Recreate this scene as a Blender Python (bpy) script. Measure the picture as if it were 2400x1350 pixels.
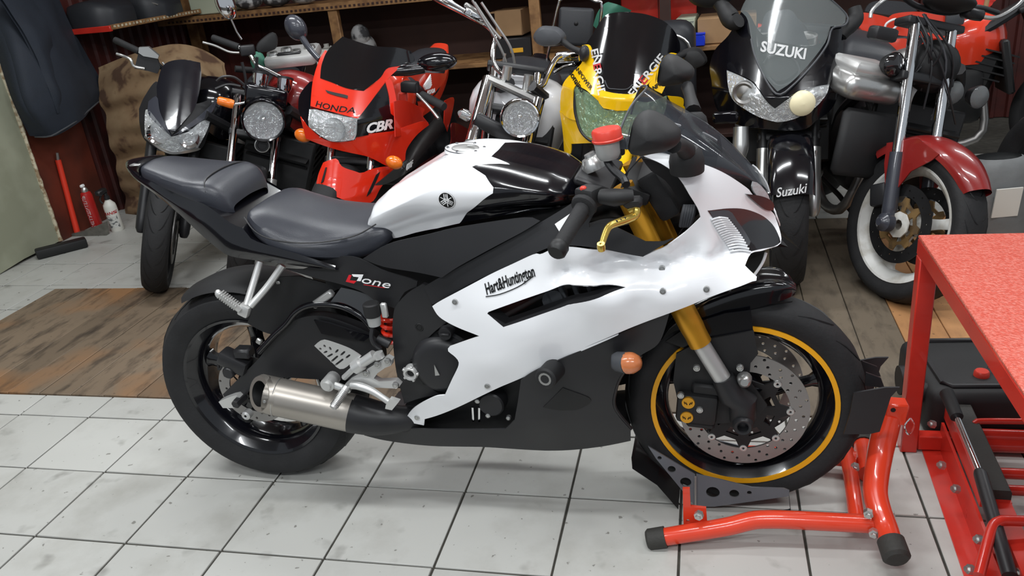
import bpy, bmesh, math, random
import numpy as np
from mathutils import Vector as V, Matrix
from mathutils.geometry import tessellate_polygon

for o in list(bpy.data.objects): bpy.data.objects.remove(o)
SC = bpy.context.scene
COL = SC.collection
PI = math.pi
random.seed(7)

# ------------------------------------------------------------------ camera (solved from the floor tile grid)
CAM = V((2.2085, -1.7942, 1.4386)); FPX = 1888.1
CR = V((0.97175636, 0.21263775, -0.10234631)); CU = V((0.00696667, 0.40765744, 0.91310836)); CW = V((-0.23588354, 0.88803187, -0.39466233))
cd = bpy.data.cameras.new('camera'); cam = bpy.data.objects.new('camera', cd); COL.objects.link(cam)
cd.sensor_width = 36; cd.lens = FPX/2400*36; cd.clip_start = .02
cam.matrix_world = Matrix(((CR.x, CU.x, -CW.x, CAM.x), (CR.y, CU.y, -CW.y, CAM.y), (CR.z, CU.z, -CW.z, CAM.z), (0, 0, 0, 1)))
SC.camera = cam
# ------------------------------------------------------------------ world, lamps, exposure
w = bpy.data.worlds.new('room_air'); SC.world = w; w.use_nodes = True
w.node_tree.nodes['Background'].inputs[0].default_value = (.86, .93, 1, 1)
w.node_tree.nodes['Background'].inputs[1].default_value = .42
def tube_light(x, y, z, rz, power, L=1.25, W=.14):
    l = bpy.data.lights.new('fluorescent_tube', 'AREA'); l.shape = 'RECTANGLE'; l.size = L; l.size_y = W; l.energy = power; l.color = (.95, .98, 1)
    o = bpy.data.objects.new('fluorescent_tube', l); COL.objects.link(o); o.location = (x, y, z); o.rotation_euler = (0, 0, rz)
for (x, y, rz, p) in ((.2, -.6, .1, 26), (2.1, -.6, .1, 26), (.0, 1.3, .1, 24), (1.9, 1.3, .1, 24), (3.7, .6, .1, 20), (.9, 3.0, .1, 12), (2.9, 3.0, .1, 12), (.6, -2.4, .1, 34), (2.6, -2.4, .1, 34), (4.7, 2.9, .1, 26)):
    tube_light(x, y, 2.72, rz, p)
SC.view_settings.view_transform = 'Standard'; SC.view_settings.look = 'None'; SC.view_settings.gamma = 1
SC.view_settings.use_curve_mapping = False
SC.view_settings.exposure = .1

# ------------------------------------------------------------------ pixel helpers (a pixel gives a direction only)
def ray(px, py): return CW + CR*((px-1200)/FPX) - CU*((py-675)/FPX)
class Frame:
    def __init__(s, x, y, heading, lean=0, z=0):
        s.m = Matrix.Translation((x, y, z)) @ Matrix.Rotation(heading, 4, 'Z') @ Matrix.Rotation(lean, 4, 'X')
        s.i = s.m.inverted(); s.c = s.i @ CAM; s.r = s.i.to_3x3()
    def at(s, px, py, ax, val):
        d = s.r @ ray(px, py)
        return s.c + d*((val - s.c[ax])/d[ax])
WORLD = Frame(0, 0, 0)
CROPS = {'A': (280, 350, 3.4257), 'B': (850, 310, 3.993), 'C': (1250, 200, 3.993), 'D': (1250, 450, 3.4257), 'E': (380, 640, 2.8133), 'F': (850, 620, 3.068), 'G': (1400, 680, 2.812),
         'H': (600, 0, 3.4257), 'I': (1100, 0, 3.4257), 'J': (1700, 0, 3.4257), 'K': (0, 0, 3.4257), 'L': (1700, 300, 3.4257), 'N': (0, 300, 3.4257), 'S': (1400, 950, 2.4), 'R': (1950, 850, 2.7), 'Q': (1700, 650, 3.4257), 'P': (0, 0, 1)}
def px(s):
    """'A 10,20 30,40! P 5,6' -> pixels; a letter picks the tracing window, ! marks a corner"""
    out, c = [], CROPS['P']
    for t in s.split():
        if t in CROPS: c = CROPS[t]; continue
        k = t.endswith('!'); u, v = t.rstrip('!').split(',')
        out.append((c[0]+float(u)/c[2], c[1]+float(v)/c[2], k))
    return out
def tps(ctrl):
    P = np.array([c[:2] for c in ctrl], float); y = np.array([c[2] for c in ctrl], float); n = len(P)
    def U(r2): return np.where(r2 > 1e-12, .5*r2*np.log(r2+1e-300), 0)
    K = U(((P[:, None]-P[None])**2).sum(2)) + np.eye(n)*1e-4
    A = np.zeros((n+3, n+3)); A[:n, :n] = K; A[:n, n:n+2] = P; A[:n, n+2] = 1; A[n:n+2, :n] = P.T; A[n+2, :n] = 1
    s = np.linalg.solve(A, np.concatenate([y, [0, 0, 0]]))
    def f(a, b):
        d = (P[:, 0]-a)**2 + (P[:, 1]-b)**2
        return float(U(d) @ s[:n] + a*s[n] + b*s[n+1] + s[n+2])
    return f
def crv(pts, n, closed=False):
    """Catmull-Rom through pts, n samples evenly by length"""
    p = [V(q) for q in pts]
    if len(p) == 1: return [p[0].copy() for _ in range(n)]
    if len(p) == 2 and not closed: return [p[0].lerp(p[1], i/(n-1)) for i in range(n)]
    d = []
    m = len(p) if closed else len(p)-1
    for i in range(m):
        if closed: a, b, c, e = p[i-1], p[i], p[(i+1) % len(p)], p[(i+2) % len(p)]
        else: a, b, c, e = p[max(i-1, 0)], p[i], p[i+1], p[min(i+2, len(p)-1)]
        if (b-c).length < 1e-9: continue
        for k in range(12):
            t = k/12
            d.append(.5*((2*b)+(c-a)*t+(2*a-5*b+4*c-e)*t*t+(3*b-a-3*c+e)*t**3))
    d.append(p[0].copy() if closed else p[-1].copy())
    L = [0]
    for i in range(1, len(d)): L.append(L[-1]+(d[i]-d[i-1]).length)
    out = []; j = 0; tot = L[-1]; den = n if closed else n-1
    for i in range(n):
        s = tot*i/den
        while j < len(d)-2 and L[j+1] < s: j += 1
        q = (s-L[j])/max(L[j+1]-L[j], 1e-9)
        out.append(d[j].lerp(d[j+1], min(max(q, 0), 1)))
    return out
def smooth2(pts, step):
    """closed 2D outline [(a,b,corner)] -> smoothed list of (a,b); keeps corners"""
    ks = [i for i, p in enumerate(pts) if p[2]]
    if not ks:
        P = [V((p[0], p[1], 0)) for p in pts]; per = sum((P[i]-P[i-1]).length for i in range(len(P)))
        return [(q.x, q.y) for q in crv(P, max(8, int(per/step)), True)]
    out = []; n = len(pts)
    for a, k in enumerate(ks):
        e = ks[(a+1) % len(ks)]
        if e <= k: e += n
        seg = [V((pts[i % n][0], pts[i % n][1], 0)) for i in range(k, e+1)]
        per = sum((seg[i]-seg[i-1]).length for i in range(1, len(seg)))
        cnt = 2 if len(seg) == 2 else max(len(seg), int(per/step)+2)
        out += [(q.x, q.y) for q in crv(seg, cnt)[:-1]]
    return out

# ------------------------------------------------------------------ materials
def lin(c): return tuple(((v/255)/12.92 if v/255 <= .04045 else ((v/255+.055)/1.055)**2.4) for v in c)
MATS = {}
def mat(name, rgb, rough=.5, metal=0, coat=0, var=.06, vs=6, bump=0, bs=60, bd=.01, trans=0, emit=0, alpha=1, rgb2=None, mix=(.45, .6), ior=1.45, spec=.5, rv=.08):
    m = bpy.data.materials.new(name); m.use_nodes = True; nt = m.node_tree; N = nt.nodes; Lk = nt.links
    b = N['Principled BSDF']; I = b.inputs
    I['Roughness'].default_value = rough; I['Metallic'].default_value = metal; I['Coat Weight'].default_value = coat; I['Coat Roughness'].default_value = .04
    I['Transmission Weight'].default_value = trans; I['Alpha'].default_value = alpha; I['IOR'].default_value = ior; I['Specular IOR Level'].default_value = spec
    tc = N.new('ShaderNodeTexCoord'); nz = N.new('ShaderNodeTexNoise'); nz.inputs['Scale'].default_value = vs; nz.inputs['Detail'].default_value = 5
    Lk.new(tc.outputs['Object'], nz.inputs['Vector'])
    rp = N.new('ShaderNodeValToRGB'); c = lin(rgb)
    if rgb2 is None:
        a = tuple(max(0, v*(1-var)) for v in c); d = tuple(min(1, v*(1+var)) for v in c); e0, e1 = .3, .7
    else: a, d = c, lin(rgb2); e0, e1 = mix
    rp.color_ramp.elements[0].color = (*a, 1); rp.color_ramp.elements[1].color = (*d, 1)
    rp.color_ramp.elements[0].position = e0; rp.color_ramp.elements[1].position = e1
    Lk.new(nz.outputs['Fac'], rp.inputs['Fac']); Lk.new(rp.outputs['Color'], I['Base Color'])
    if rv:
        mr = N.new('ShaderNodeMapRange'); mr.inputs['To Min'].default_value = max(0, rough-rv); mr.inputs['To Max'].default_value = min(1, rough+rv)
        Lk.new(nz.outputs['Fac'], mr.inputs['Value']); Lk.new(mr.outputs['Result'], I['Roughness'])
    if bump:
        n2 = N.new('ShaderNodeTexNoise'); n2.inputs['Scale'].default_value = bs; n2.inputs['Detail'].default_value = 4; Lk.new(tc.outputs['Object'], n2.inputs['Vector'])
        bp = N.new('ShaderNodeBump'); bp.inputs['Strength'].default_value = bump; bp.inputs['Distance'].default_value = bd
        Lk.new(n2.outputs['Fac'], bp.inputs['Height']); Lk.new(bp.outputs['Normal'], I['Normal'])
    if emit: I['Emission Color'].default_value = (*c, 1); I['Emission Strength'].default_value = emit
    MATS[name] = m
    return m
W_ = mat('white_paint', (243, 244, 246), .22, coat=.6, var=.015, rv=.03)
GB = mat('gloss_black_paint', (12, 12, 17), .16, coat=.5, var=.1, rv=.04)
SB = mat('satin_black', (36, 36, 38), .42, var=.08)
MB_ = mat('matte_black_plastic', (30, 30, 31), .6, var=.1, bump=.05, bs=400)
DK = mat('dark_engine', (22, 22, 23), .5, var=.2, vs=20)
GRY = mat('grey_plastic', (72, 74, 78), .5, var=.06)
RB = mat('tyre_rubber', (40, 40, 41), .68, var=.15, vs=14, bump=.12, bs=120, spec=.3)
VIN = mat('seat_vinyl', (46, 48, 55), .36, var=.06, vs=9, bump=.08, bs=500, spec=.6)
SIL = mat('silver_metal', (196, 196, 194), .3, metal=.85, var=.05)
ALU = mat('brushed_aluminium', (205, 205, 203), .36, metal=.55, var=.05)
CHR = mat('chrome', (225, 226, 228), .07, metal=1, var=.02, rv=.03)
STL = mat('disc_steel', (150, 148, 146), .38, metal=.8, var=.06)
TIT = mat('titanium_sleeve', (172, 166, 158), .36, metal=.75, var=.07, vs=4)
GLD = mat('gold_anodised', (222, 160, 48), .32, metal=.6, var=.05)
BRS = mat('brass_lever', (214, 184, 92), .26, metal=.8, var=.05)
RED = mat('red_gloss_paint', (226, 48, 26), .2, coat=.8, var=.04, rv=.04)
DRD = mat('dark_red_paint', (132, 32, 30), .28, coat=.6, var=.08)
YEL = mat('yellow_gloss_paint', (248, 196, 16), .22, coat=.7, var=.03)
STR = mat('yellow_stripe', (238, 168, 22), .4, var=.03)
ORG = mat('orange_lens', (238, 120, 30), .18, coat=.6, var=.1, vs=60)
AMB = mat('amber_brown_lens', (206, 122, 74), .25, coat=.5, var=.1, vs=60)
LNS = mat('clear_lens', (225, 230, 232), .05, var=.03, alpha=.2, spec=.8)
REF = mat('reflector_chrome', (232, 234, 236), .12, metal=.95, var=.05, vs=30, bump=1.0, bs=42, bd=.05)
DLN = mat('dark_smoked_lens', (26, 24, 26), .1, coat=1, var=.2)
SMK = mat('smoked_screen', (64, 68, 74), .07, var=.05, alpha=.5, spec=.8)
CLS = mat('clear_screen', (132, 139, 139), .05, var=.02, alpha=.3, spec=.8)
DSC = mat('dark_screen', (9, 9, 13), .07, coat=1, var=.1)
REDP = mat('stand_red_paint', (222, 66, 40), .24, coat=.5, var=.06)
LRED = mat('lift_red_paint', (200, 48, 36), .3, coat=.4, var=.1, vs=10)
CAPB = mat('rubber_cap', (52, 51, 48), .7, var=.12, bump=.2, bs=120)
CRD = mat('cradle_grey', (112, 114, 120), .38, metal=.3, var=.06)
TXW = mat('white_lettering', (244, 244, 244), .4, var=.01)
TXK = mat('black_lettering', (14, 14, 15), .4, var=.01)
TXR = mat('red_lettering', (214, 34, 44), .4, var=.01)
REDC = mat('red_cap', (214, 66, 52), .35, var=.05)
BOT = mat('milky_plastic', (196, 198, 196), .35, trans=.35, var=.04)

# ------------------------------------------------------------------ mesh builder
class MB:
    def __init__(s): s.v = []; s.f = []
    def add(s, vs, fs):
        k = len(s.v); s.v += [V(p) for p in vs]; s.f += [[i+k for i in f] for f in fs]; return s
    def bm_add(s, bm):
        bm.verts.index_update(); s.add([v.co.copy() for v in bm.verts], [[v.index for v in f.verts] for f in bm.faces]); bm.free(); return s
    def box(s, c, size, rot=None, bev=.0, seg=1):
        bm = bmesh.new(); bmesh.ops.create_cube(bm, size=1)
        for v in bm.verts: v.co = V((v.co.x*size[0], v.co.y*size[1], v.co.z*size[2]))
        if bev: bmesh.ops.bevel(bm, geom=list(bm.edges), offset=bev, segments=seg, affect='EDGES', profile=.5)
        for v in bm.verts:
            if rot is not None: v.co = rot @ v.co
            v.co += V(c)
        return s.bm_add(bm)
    def tube(s, pts, r, n=10, sm=0, cap=True, closed=False):
        pts = [V(p) for p in pts]
        if sm:
            m = sm
            if not isinstance(r, (int, float)):
                rr = [r[min(int(i*(len(r)-1)/(m-1)), len(r)-2)] + (r[min(int(i*(len(r)-1)/(m-1)), len(r)-2)+1]-r[min(int(i*(len(r)-1)/(m-1)), len(r)-2)])*((i*(len(r)-1)/(m-1)) - min(int(i*(len(r)-1)/(m-1)), len(r)-2)) for i in range(m)]; r = rr
            pts = crv(pts, m, closed)
        N = len(pts)
        rs = [r]*N if isinstance(r, (int, float)) else list(r)
        T = []
        for i in range(N):
            if closed: t = pts[(i+1) % N]-pts[i-1]
            else: t = pts[min(i+1, N-1)]-pts[max(i-1, 0)]
            T.append(t.normalized() if t.length > 1e-9 else V((0, 0, 1)))
        u = T[0].orthogonal().normalized(); vs = []; fs = []
        for i in range(N):
            u = (u - T[i]*u.dot(T[i])); u = u.normalized() if u.length > 1e-6 else T[i].orthogonal().normalized()
            b = T[i].cross(u)
            for k in range(n):
                a = 2*PI*k/n; vs.append(pts[i]+(u*math.cos(a)+b*math.sin(a))*rs[i])
        for i in range(N if closed else N-1):
            j = (i+1) % N
            for k in range(n): fs.append([i*n+k, i*n+(k+1) % n, j*n+(k+1) % n, j*n+k])
        if cap and not closed: fs += [list(range(n))[::-1], [(N-1)*n+k for k in range(n)]]
        return s.add(vs, fs)
    def cyl(s, a, b, r, r2=None, n=16): return s.tube([a, b], [r, r if r2 is None else r2], n)
    def lathe(s, c, ax, prof, n=32, a0=0, a1=2*PI, up=None):
        """revolve [(radius, height)] about axis ax through c"""
        ax = V(ax).normalized(); u = (V(up) if up is not None else ax.orthogonal()); u = (u-ax*u.dot(ax)).normalized(); b = ax.cross(u); c = V(c)
        full = abs(a1-a0) > 2*PI-1e-4; m = n if full else n+1; vs = []; fs = []; k = len(prof)
        for i in range(m):
            a = a0+(a1-a0)*i/n; d = u*math.cos(a)+b*math.sin(a)
            vs += [c+d*r+ax*h for r, h in prof]
        for i in range(n):
            j = (i+1) % m
            for q in range(k-1): fs.append([i*k+q, j*k+q, j*k+q+1, i*k+q+1])
        return s.add(vs, fs)
    def loft(s, rows, nu, nv, close_v=False, cap=False):
        R = [crv(r, nu) for r in rows]
        cols = [crv([r[i] for r in R], nv, close_v) for i in range(nu)]
        vs = [cols[i][j] for i in range(nu) for j in range(nv)]; fs = []
        for i in range(nu-1):
            for j in range(nv if close_v else nv-1):
                k = (j+1) % nv; fs.append([i*nv+j, (i+1)*nv+j, (i+1)*nv+k, i*nv+k])
        if cap: fs += [list(range(nv)), [(nu-1)*nv+j for j in range(nv)][::-1]]
        return s.add(vs, fs)
    def ell(s, c, r, rot=None, n=20, m=12):
        vs = []; fs = []
        for i in range(m+1):
            t = PI*i/m
            for k in range(n):
                a = 2*PI*k/n; p = V((r[0]*math.sin(t)*math.cos(a), r[1]*math.sin(t)*math.sin(a), r[2]*math.cos(t)))
                vs.append((rot @ p if rot is not None else p)+V(c))
        for i in range(m):
            for k in range(n): fs.append([i*n+k, (i+1)*n+k, (i+1)*n+(k+1) % n, i*n+(k+1) % n])
        return s.add(vs, fs)
    def plate(s, outer, t, holes=()):
        """flat polygon (3D points, roughly planar) extruded by vector t, with holes"""
        t = V(t); loops = [[V(p) for p in outer]]+[[V(p) for p in h] for h in holes]
        nrm = t.normalized(); u = nrm.orthogonal().normalized(); b = nrm.cross(u)
        tri = tessellate_polygon([[V((p.dot(u), p.dot(b), 0)) for p in L] for L in loops])
        P = [p for L in loops for p in L]; n = len(P)
        fs = [list(x) for x in tri]+[[i+n for i in x][::-1] for x in tri]; k = 0
        for L in loops:
            m = len(L)
            for i in range(m): fs.append([k+i, k+(i+1) % m, n+k+(i+1) % m, n+k+i])
            k += m
        return s.add(P+[p+t for p in P], fs)
    def panel(s, outer, f, ax=1, holes=(), th=.004, cut=.03, mirror=False):
        """sheet over an outline in the plane across axis ax; f gives the depth along ax; cut into a grid so that it curves"""
        loops = [outer]+list(holes); bm = bmesh.new(); flat = [p for L in loops for p in L]
        tri = tessellate_polygon([[V((p[0], p[1], 0)) for p in L] for L in loops])
        bv = [bm.verts.new((p[0], p[1], 0)) for p in flat]
        for t in tri:
            try: bm.faces.new([bv[i] for i in t])
            except ValueError: pass
        for k in (0, 1):
            lo = min(p[k] for p in flat); hi = max(p[k] for p in flat); c = lo+cut*.5
            while c < hi:
                co = V((c, 0, 0)) if k == 0 else V((0, c, 0)); no = V((1, 0, 0)) if k == 0 else V((0, 1, 0))
                bmesh.ops.bisect_plane(bm, geom=list(bm.verts)+list(bm.edges)+list(bm.faces), dist=1e-5, plane_co=co, plane_no=no); c += cut
        bmesh.ops.remove_doubles(bm, verts=bm.verts, dist=1e-5)
        for v in bm.verts:
            a, b = v.co.x, v.co.y; d = f(a, b)
            v.co = V((a, d, b)) if ax == 1 else (V((d, a, b)) if ax == 0 else V((a, b, d)))
            if mirror: v.co.y = -v.co.y
        bmesh.ops.recalc_face_normals(bm, faces=bm.faces)
        if th: bmesh.ops.solidify(bm, geom=list(bm.faces), thickness=th)
        return s.bm_add(bm)
    def xf(s, m): s.v = [m @ p for p in s.v]; return s
    def mirrored(s):
        o = MB(); o.v = [V((p.x, -p.y, p.z)) for p in s.v]; o.f = [f[::-1] for f in s.f]; return o
    def mesh(s, name, ang=38):
        me = bpy.data.meshes.new(name); me.from_pydata([tuple(p) for p in s.v], [], s.f); me.validate()
        bm = bmesh.new(); bm.from_mesh(me); bmesh.ops.recalc_face_normals(bm, faces=bm.faces); bm.to_mesh(me); bm.free()
        me.polygons.foreach_set('use_smooth', [True]*len(me.polygons)); me.set_sharp_from_angle(angle=math.radians(ang)); me.update()
        return me
    def build(s, name, m, parent=None, label=None, ang=38):
        me = s.mesh(name, ang); me.materials.append(m)
        o = bpy.data.objects.new(name, me); COL.objects.link(o)
        if parent is not None: o.parent = parent
        if label: o['label'] = label
        return o
def thing(name, label, cat, fr=None, group=None):
    o = bpy.data.objects.new(name, None); COL.objects.link(o); o.empty_display_size = .05
    if fr is not None: o.matrix_world = fr.m
    o['label'] = label; o['category'] = cat
    if group: o['group'] = group
    return o
def tag(o, label, cat, group=None):
    o['label'] = label; o['category'] = cat
    if group: o['group'] = group
    return o
def struct(o): o['kind'] = 'structure'; return o
def inst(src, name, parent, m):
    o = src.copy(); COL.objects.link(o); o.name = name; o.parent = parent; o.matrix_local = m; return o
def text_mb(txt, size, org, right, up, depth=.0008, shear=0, bold=0, align='CENTER', xs=1):
    cu = bpy.data.curves.new('t', 'FONT'); cu.body = txt; cu.size = 1; cu.align_x = align; cu.align_y = 'CENTER'; cu.extrude = .012; cu.shear = shear; cu.offset = bold; cu.resolution_u = 3
    ob = bpy.data.objects.new('t', cu); COL.objects.link(ob)
    dg = bpy.context.evaluated_depsgraph_get(); me = bpy.data.meshes.new_from_object(ob.evaluated_get(dg))
    r = V(right).normalized(); u = V(up).normalized(); n = r.cross(u); u = n.cross(r) if False else u
    mb = MB(); mb.add([V(org)+r*(v.co.x*size*xs)+u*(v.co.y*size)+n*(v.co.z/.012*depth) for v in me.vertices], [list(p.vertices) for p in me.polygons])
    bpy.data.objects.remove(ob); bpy.data.curves.remove(cu); bpy.data.meshes.remove(me)
    return mb
def outline(fr, s, f, ax=1, step=.02, it=5):
    """traced pixels -> outline on the plane across ax, at the depth the panel function gives"""
    res = []
    for (a, b, k) in px(s):
        v = f if isinstance(f, (int, float)) else None
        if v is None:
            v = -.15 if ax == 1 else 0
            for _ in range(it):
                p = fr.at(a, b, ax, v); q = (p.x, p.z) if ax == 1 else (p.y, p.z); v = f(*q)
        p = fr.at(a, b, ax, v); q = (p.x, p.z) if ax == 1 else (p.y, p.z)
        res.append((q[0], q[1], k))
    return smooth2(res, step)
def ring(c, ax, r, n=6, ph=0):
    ax = V(ax).normalized(); u = ax.orthogonal().normalized(); b = ax.cross(u)
    return [V(c)+(u*math.cos(2*PI*i/n+ph)+b*math.sin(2*PI*i/n+ph))*r for i in range(n)]
def bolts(name, pts, ax, r, h, mtl, parent, xm=None):
    out = []
    for c in pts:
        b_ = MB(); bolt(b_, c, ax, r, h)
        if xm is not None: b_.xf(xm)
        out.append(b_.build(name, mtl, parent))
    return out
def bolt(mb, c, ax, r=.006, h=.004, n=10):
    ax = V(ax).normalized(); c = V(c)
    mb.lathe(c, ax, [(0, h), (r*.55, h), (r*.6, h*.5), (r*.62, h), (r*.9, h*.9), (r, h*.4), (r, -.002)], n); return mb
# ------------------------------------------------------------------ setting materials
def floor_mat(name, base, dirt, scale, amount, rough, rnd, spots=True, stretch=(1, 1, 1), orange=None):
    m = bpy.data.materials.new(name); m.use_nodes = True; N = m.node_tree.nodes; Lk = m.node_tree.links; b = N['Principled BSDF']
    g = N.new('ShaderNodeNewGeometry'); mp = N.new('ShaderNodeMapping'); mp.inputs['Scale'].default_value = stretch; Lk.new(g.outputs['Position'], mp.inputs['Vector'])
    n1 = N.new('ShaderNodeTexNoise'); n1.inputs['Scale'].default_value = scale; n1.inputs['Detail'].default_value = 8; n1.inputs['Roughness'].default_value = .62; Lk.new(mp.outputs[0], n1.inputs['Vector'])
    r1 = N.new('ShaderNodeValToRGB'); r1.color_ramp.elements[0].position = .5; r1.color_ramp.elements[1].position = .78
    r1.color_ramp.elements[0].color = (0, 0, 0, 1); r1.color_ramp.elements[1].color = (amount, amount, amount, 1); Lk.new(n1.outputs['Fac'], r1.inputs['Fac'])
    oi = N.new('ShaderNodeObjectInfo'); mr = N.new('ShaderNodeMapRange'); mr.inputs['To Min'].default_value = 1-rnd; mr.inputs['To Max'].default_value = 1+rnd*.4; Lk.new(oi.outputs['Random'], mr.inputs['Value'])
    mx = N.new('ShaderNodeMix'); mx.data_type = 'RGBA'; mx.inputs[6].default_value = (*lin(base), 1); mx.inputs[7].default_value = (*lin(dirt), 1); Lk.new(r1.outputs[0], mx.inputs[0])
    last = mx.outputs[2]
    if orange:
        n4 = N.new('ShaderNodeTexNoise'); n4.inputs['Scale'].default_value = 1.6; n4.inputs['Detail'].default_value = 3; Lk.new(g.outputs['Position'], n4.inputs['Vector'])
        r4 = N.new('ShaderNodeValToRGB'); r4.color_ramp.elements[0].position = .48; r4.color_ramp.elements[1].position = .6; Lk.new(n4.outputs['Fac'], r4.inputs['Fac'])
        m4 = N.new('ShaderNodeMix'); m4.data_type = 'RGBA'; m4.inputs[7].default_value = (*lin(orange), 1); Lk.new(r4.outputs[0], m4.inputs[0]); Lk.new(mx.outputs[2], m4.inputs[6])
        m5 = N.new('ShaderNodeMix'); m5.data_type = 'RGBA'; m5.inputs[7].default_value = (*lin(dirt), 1); Lk.new(r1.outputs[0], m5.inputs[0]); Lk.new(m4.outputs[2], m5.inputs[6]); last = m5.outputs[2]
    mm = N.new('ShaderNodeMix'); mm.data_type = 'RGBA'; mm.blend_type = 'MULTIPLY'; mm.inputs[0].default_value = 1; Lk.new(last, mm.inputs[6]); Lk.new(mr.outputs[0], mm.inputs[7]); last = mm.outputs[2]
    if spots:
        for sc, p0, p1, k in ((34, .69, .72, .6), (9, .62, .76, .42), (75, .74, .76, .65)):
            n2 = N.new('ShaderNodeTexNoise'); n2.inputs['Scale'].default_value = sc; n2.inputs['Detail'].default_value = 3; Lk.new(g.outputs['Position'], n2.inputs['Vector'])
            r2 = N.new('ShaderNodeValToRGB'); r2.color_ramp.elements[0].position = p0; r2.color_ramp.elements[1].position = p1
            r2.color_ramp.elements[0].color = (0, 0, 0, 1); r2.color_ramp.elements[1].color = (k, k, k, 1); Lk.new(n2.outputs['Fac'], r2.inputs['Fac'])
            m2 = N.new('ShaderNodeMix'); m2.data_type = 'RGBA'; m2.inputs[7].default_value = (*lin((66, 60, 50)), 1); Lk.new(r2.outputs[0], m2.inputs[0]); Lk.new(last, m2.inputs[6]); last = m2.outputs[2]
    Lk.new(last, b.inputs['Base Color']); b.inputs['Roughness'].default_value = rough; b.inputs['Specular IOR Level'].default_value = .4
    bp = N.new('ShaderNodeBump'); bp.inputs['Strength'].default_value = .15; bp.inputs['Distance'].default_value = .004; Lk.new(n1.outputs['Fac'], bp.inputs['Height']); Lk.new(bp.outputs['Normal'], b.inputs['Normal'])
    return m
TILE = floor_mat('ceramic_tile', (186, 186, 181), (140, 137, 128), 3.2, .55, .42, .06)
GROUT = mat('dark_grout', (58, 56, 50), .85, var=.3, vs=30)
WOOD = floor_mat('worn_floor_board', (122, 106, 88), (64, 54, 46), 5, .95, .6, .22, True, (3.2, .9, 1), (146, 108, 74))
WOODG = floor_mat('grimy_floor_board', (122, 110, 94), (62, 55, 48), 5, .9, .6, .2, True, (3.2, .9, 1))
WOODO = floor_mat('fresh_plywood_board', (186, 136, 90), (120, 88, 62), 4, .6, .6, .08, True, (3, .9, 1))
MAR = mat('maroon_sheet_metal', (74, 32, 28), .5, var=.16, vs=5, rgb2=(52, 26, 23))
MARP = mat('maroon_flat_panel', (104, 46, 32), .55, var=.1, vs=3, rgb2=(80, 38, 28))
SHW = mat('shelf_wood', (150, 112, 72), .6, var=.16, vs=12, rgb2=(118, 84, 52))
DSW = mat('dark_board', (58, 36, 30), .7, var=.2)
CEIL = mat('ceiling_white', (222, 222, 218), .9, var=.03)

# ------------------------------------------------------------------ floor
S = .305
fl = MB(); fl.box((1.5, 1.0, -.03), (10, 8.6, .05)); FLOOR = struct(fl.build('floor', GROUT))
WL = (-1.14, 1.36, .45, 1.47); WR = (1.36, 3.6, .45, 2.27)      # boarded areas: x0,x1,y0,y1
tb = MB(); tb.box((0, 0, -.006), (.2985, .2985, .012), bev=.0015); tmesh = tb.mesh('tile'); tmesh.materials.append(TILE)
def cutbox(a, b, c, d, w):
    """what is left of the tile a..b x c..d outside the boarded area w (one rectangle)"""
    if b <= w[0] or a >= w[1] or d <= w[2] or c >= w[3]: return [(a, b, c, d)]
    out = []
    if c < w[2]: out.append((a, b, c, w[2]-.006))
    if d > w[3]: out.append((a, b, w[3]+.006, d))
    if a < w[0]: out.append((a, w[0]-.006, max(c, w[2]), min(d, w[3])))
    if b > w[1]: out.append((w[1]+.006, b, max(c, w[2]), min(d, w[3])))
    return [r for r in out if r[1]-r[0] > .02 and r[3]-r[2] > .02]
for i in range(-6, 13):
    for j in range(-3, 11):
        g = .0033; a, b, c, d = i*S+g, (i+1)*S-g, j*S+g, (j+1)*S-g
        rs = [r for q in cutbox(a, b, c, d, WL) for r in cutbox(*q, WR)]
        for r in rs:
            if r == (a, b, c, d): o = bpy.data.objects.new('tile', tmesh)
            else:
                t2 = MB(); t2.box((0, 0, -.006), (r[1]-r[0], r[3]-r[2], .012), bev=.0015); me = t2.mesh('tile'); me.materials.append(TILE); o = bpy.data.objects.new('tile', me)
            COL.objects.link(o); o.parent = FLOOR; o.location = ((r[0]+r[1])/2, (r[2]+r[3])/2, random.uniform(-.0008, .0004)); o.rotation_euler = (random.uniform(-.002, .002), random.uniform(-.002, .002), random.uniform(-.002, .002))
def planks(w, pw, x_from, m_of):
    x = w[0]
    first = x_from
    cuts = [w[0]]+[c for c in np.arange(first-20*pw, w[1], pw) if w[0]+.03 < c < w[1]-.03]+[w[1]]
    for k in range(len(cuts)-1):
        a, b = cuts[k]+.0015, cuts[k+1]-.0015
        bx = MB(); bx.box(((a+b)/2, (w[2]+w[3])/2, -.004+random.uniform(-.001, .002)), (b-a, w[3]-w[2], .014), bev=.002); o = bx.build('plank', m_of((a+b)/2)); o.parent = FLOOR
planks(WL, .148, .10, lambda x: WOOD)
planks(WR, .152, 2.885, lambda x: WOODG if x < 2.885 else WOODO)

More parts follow.
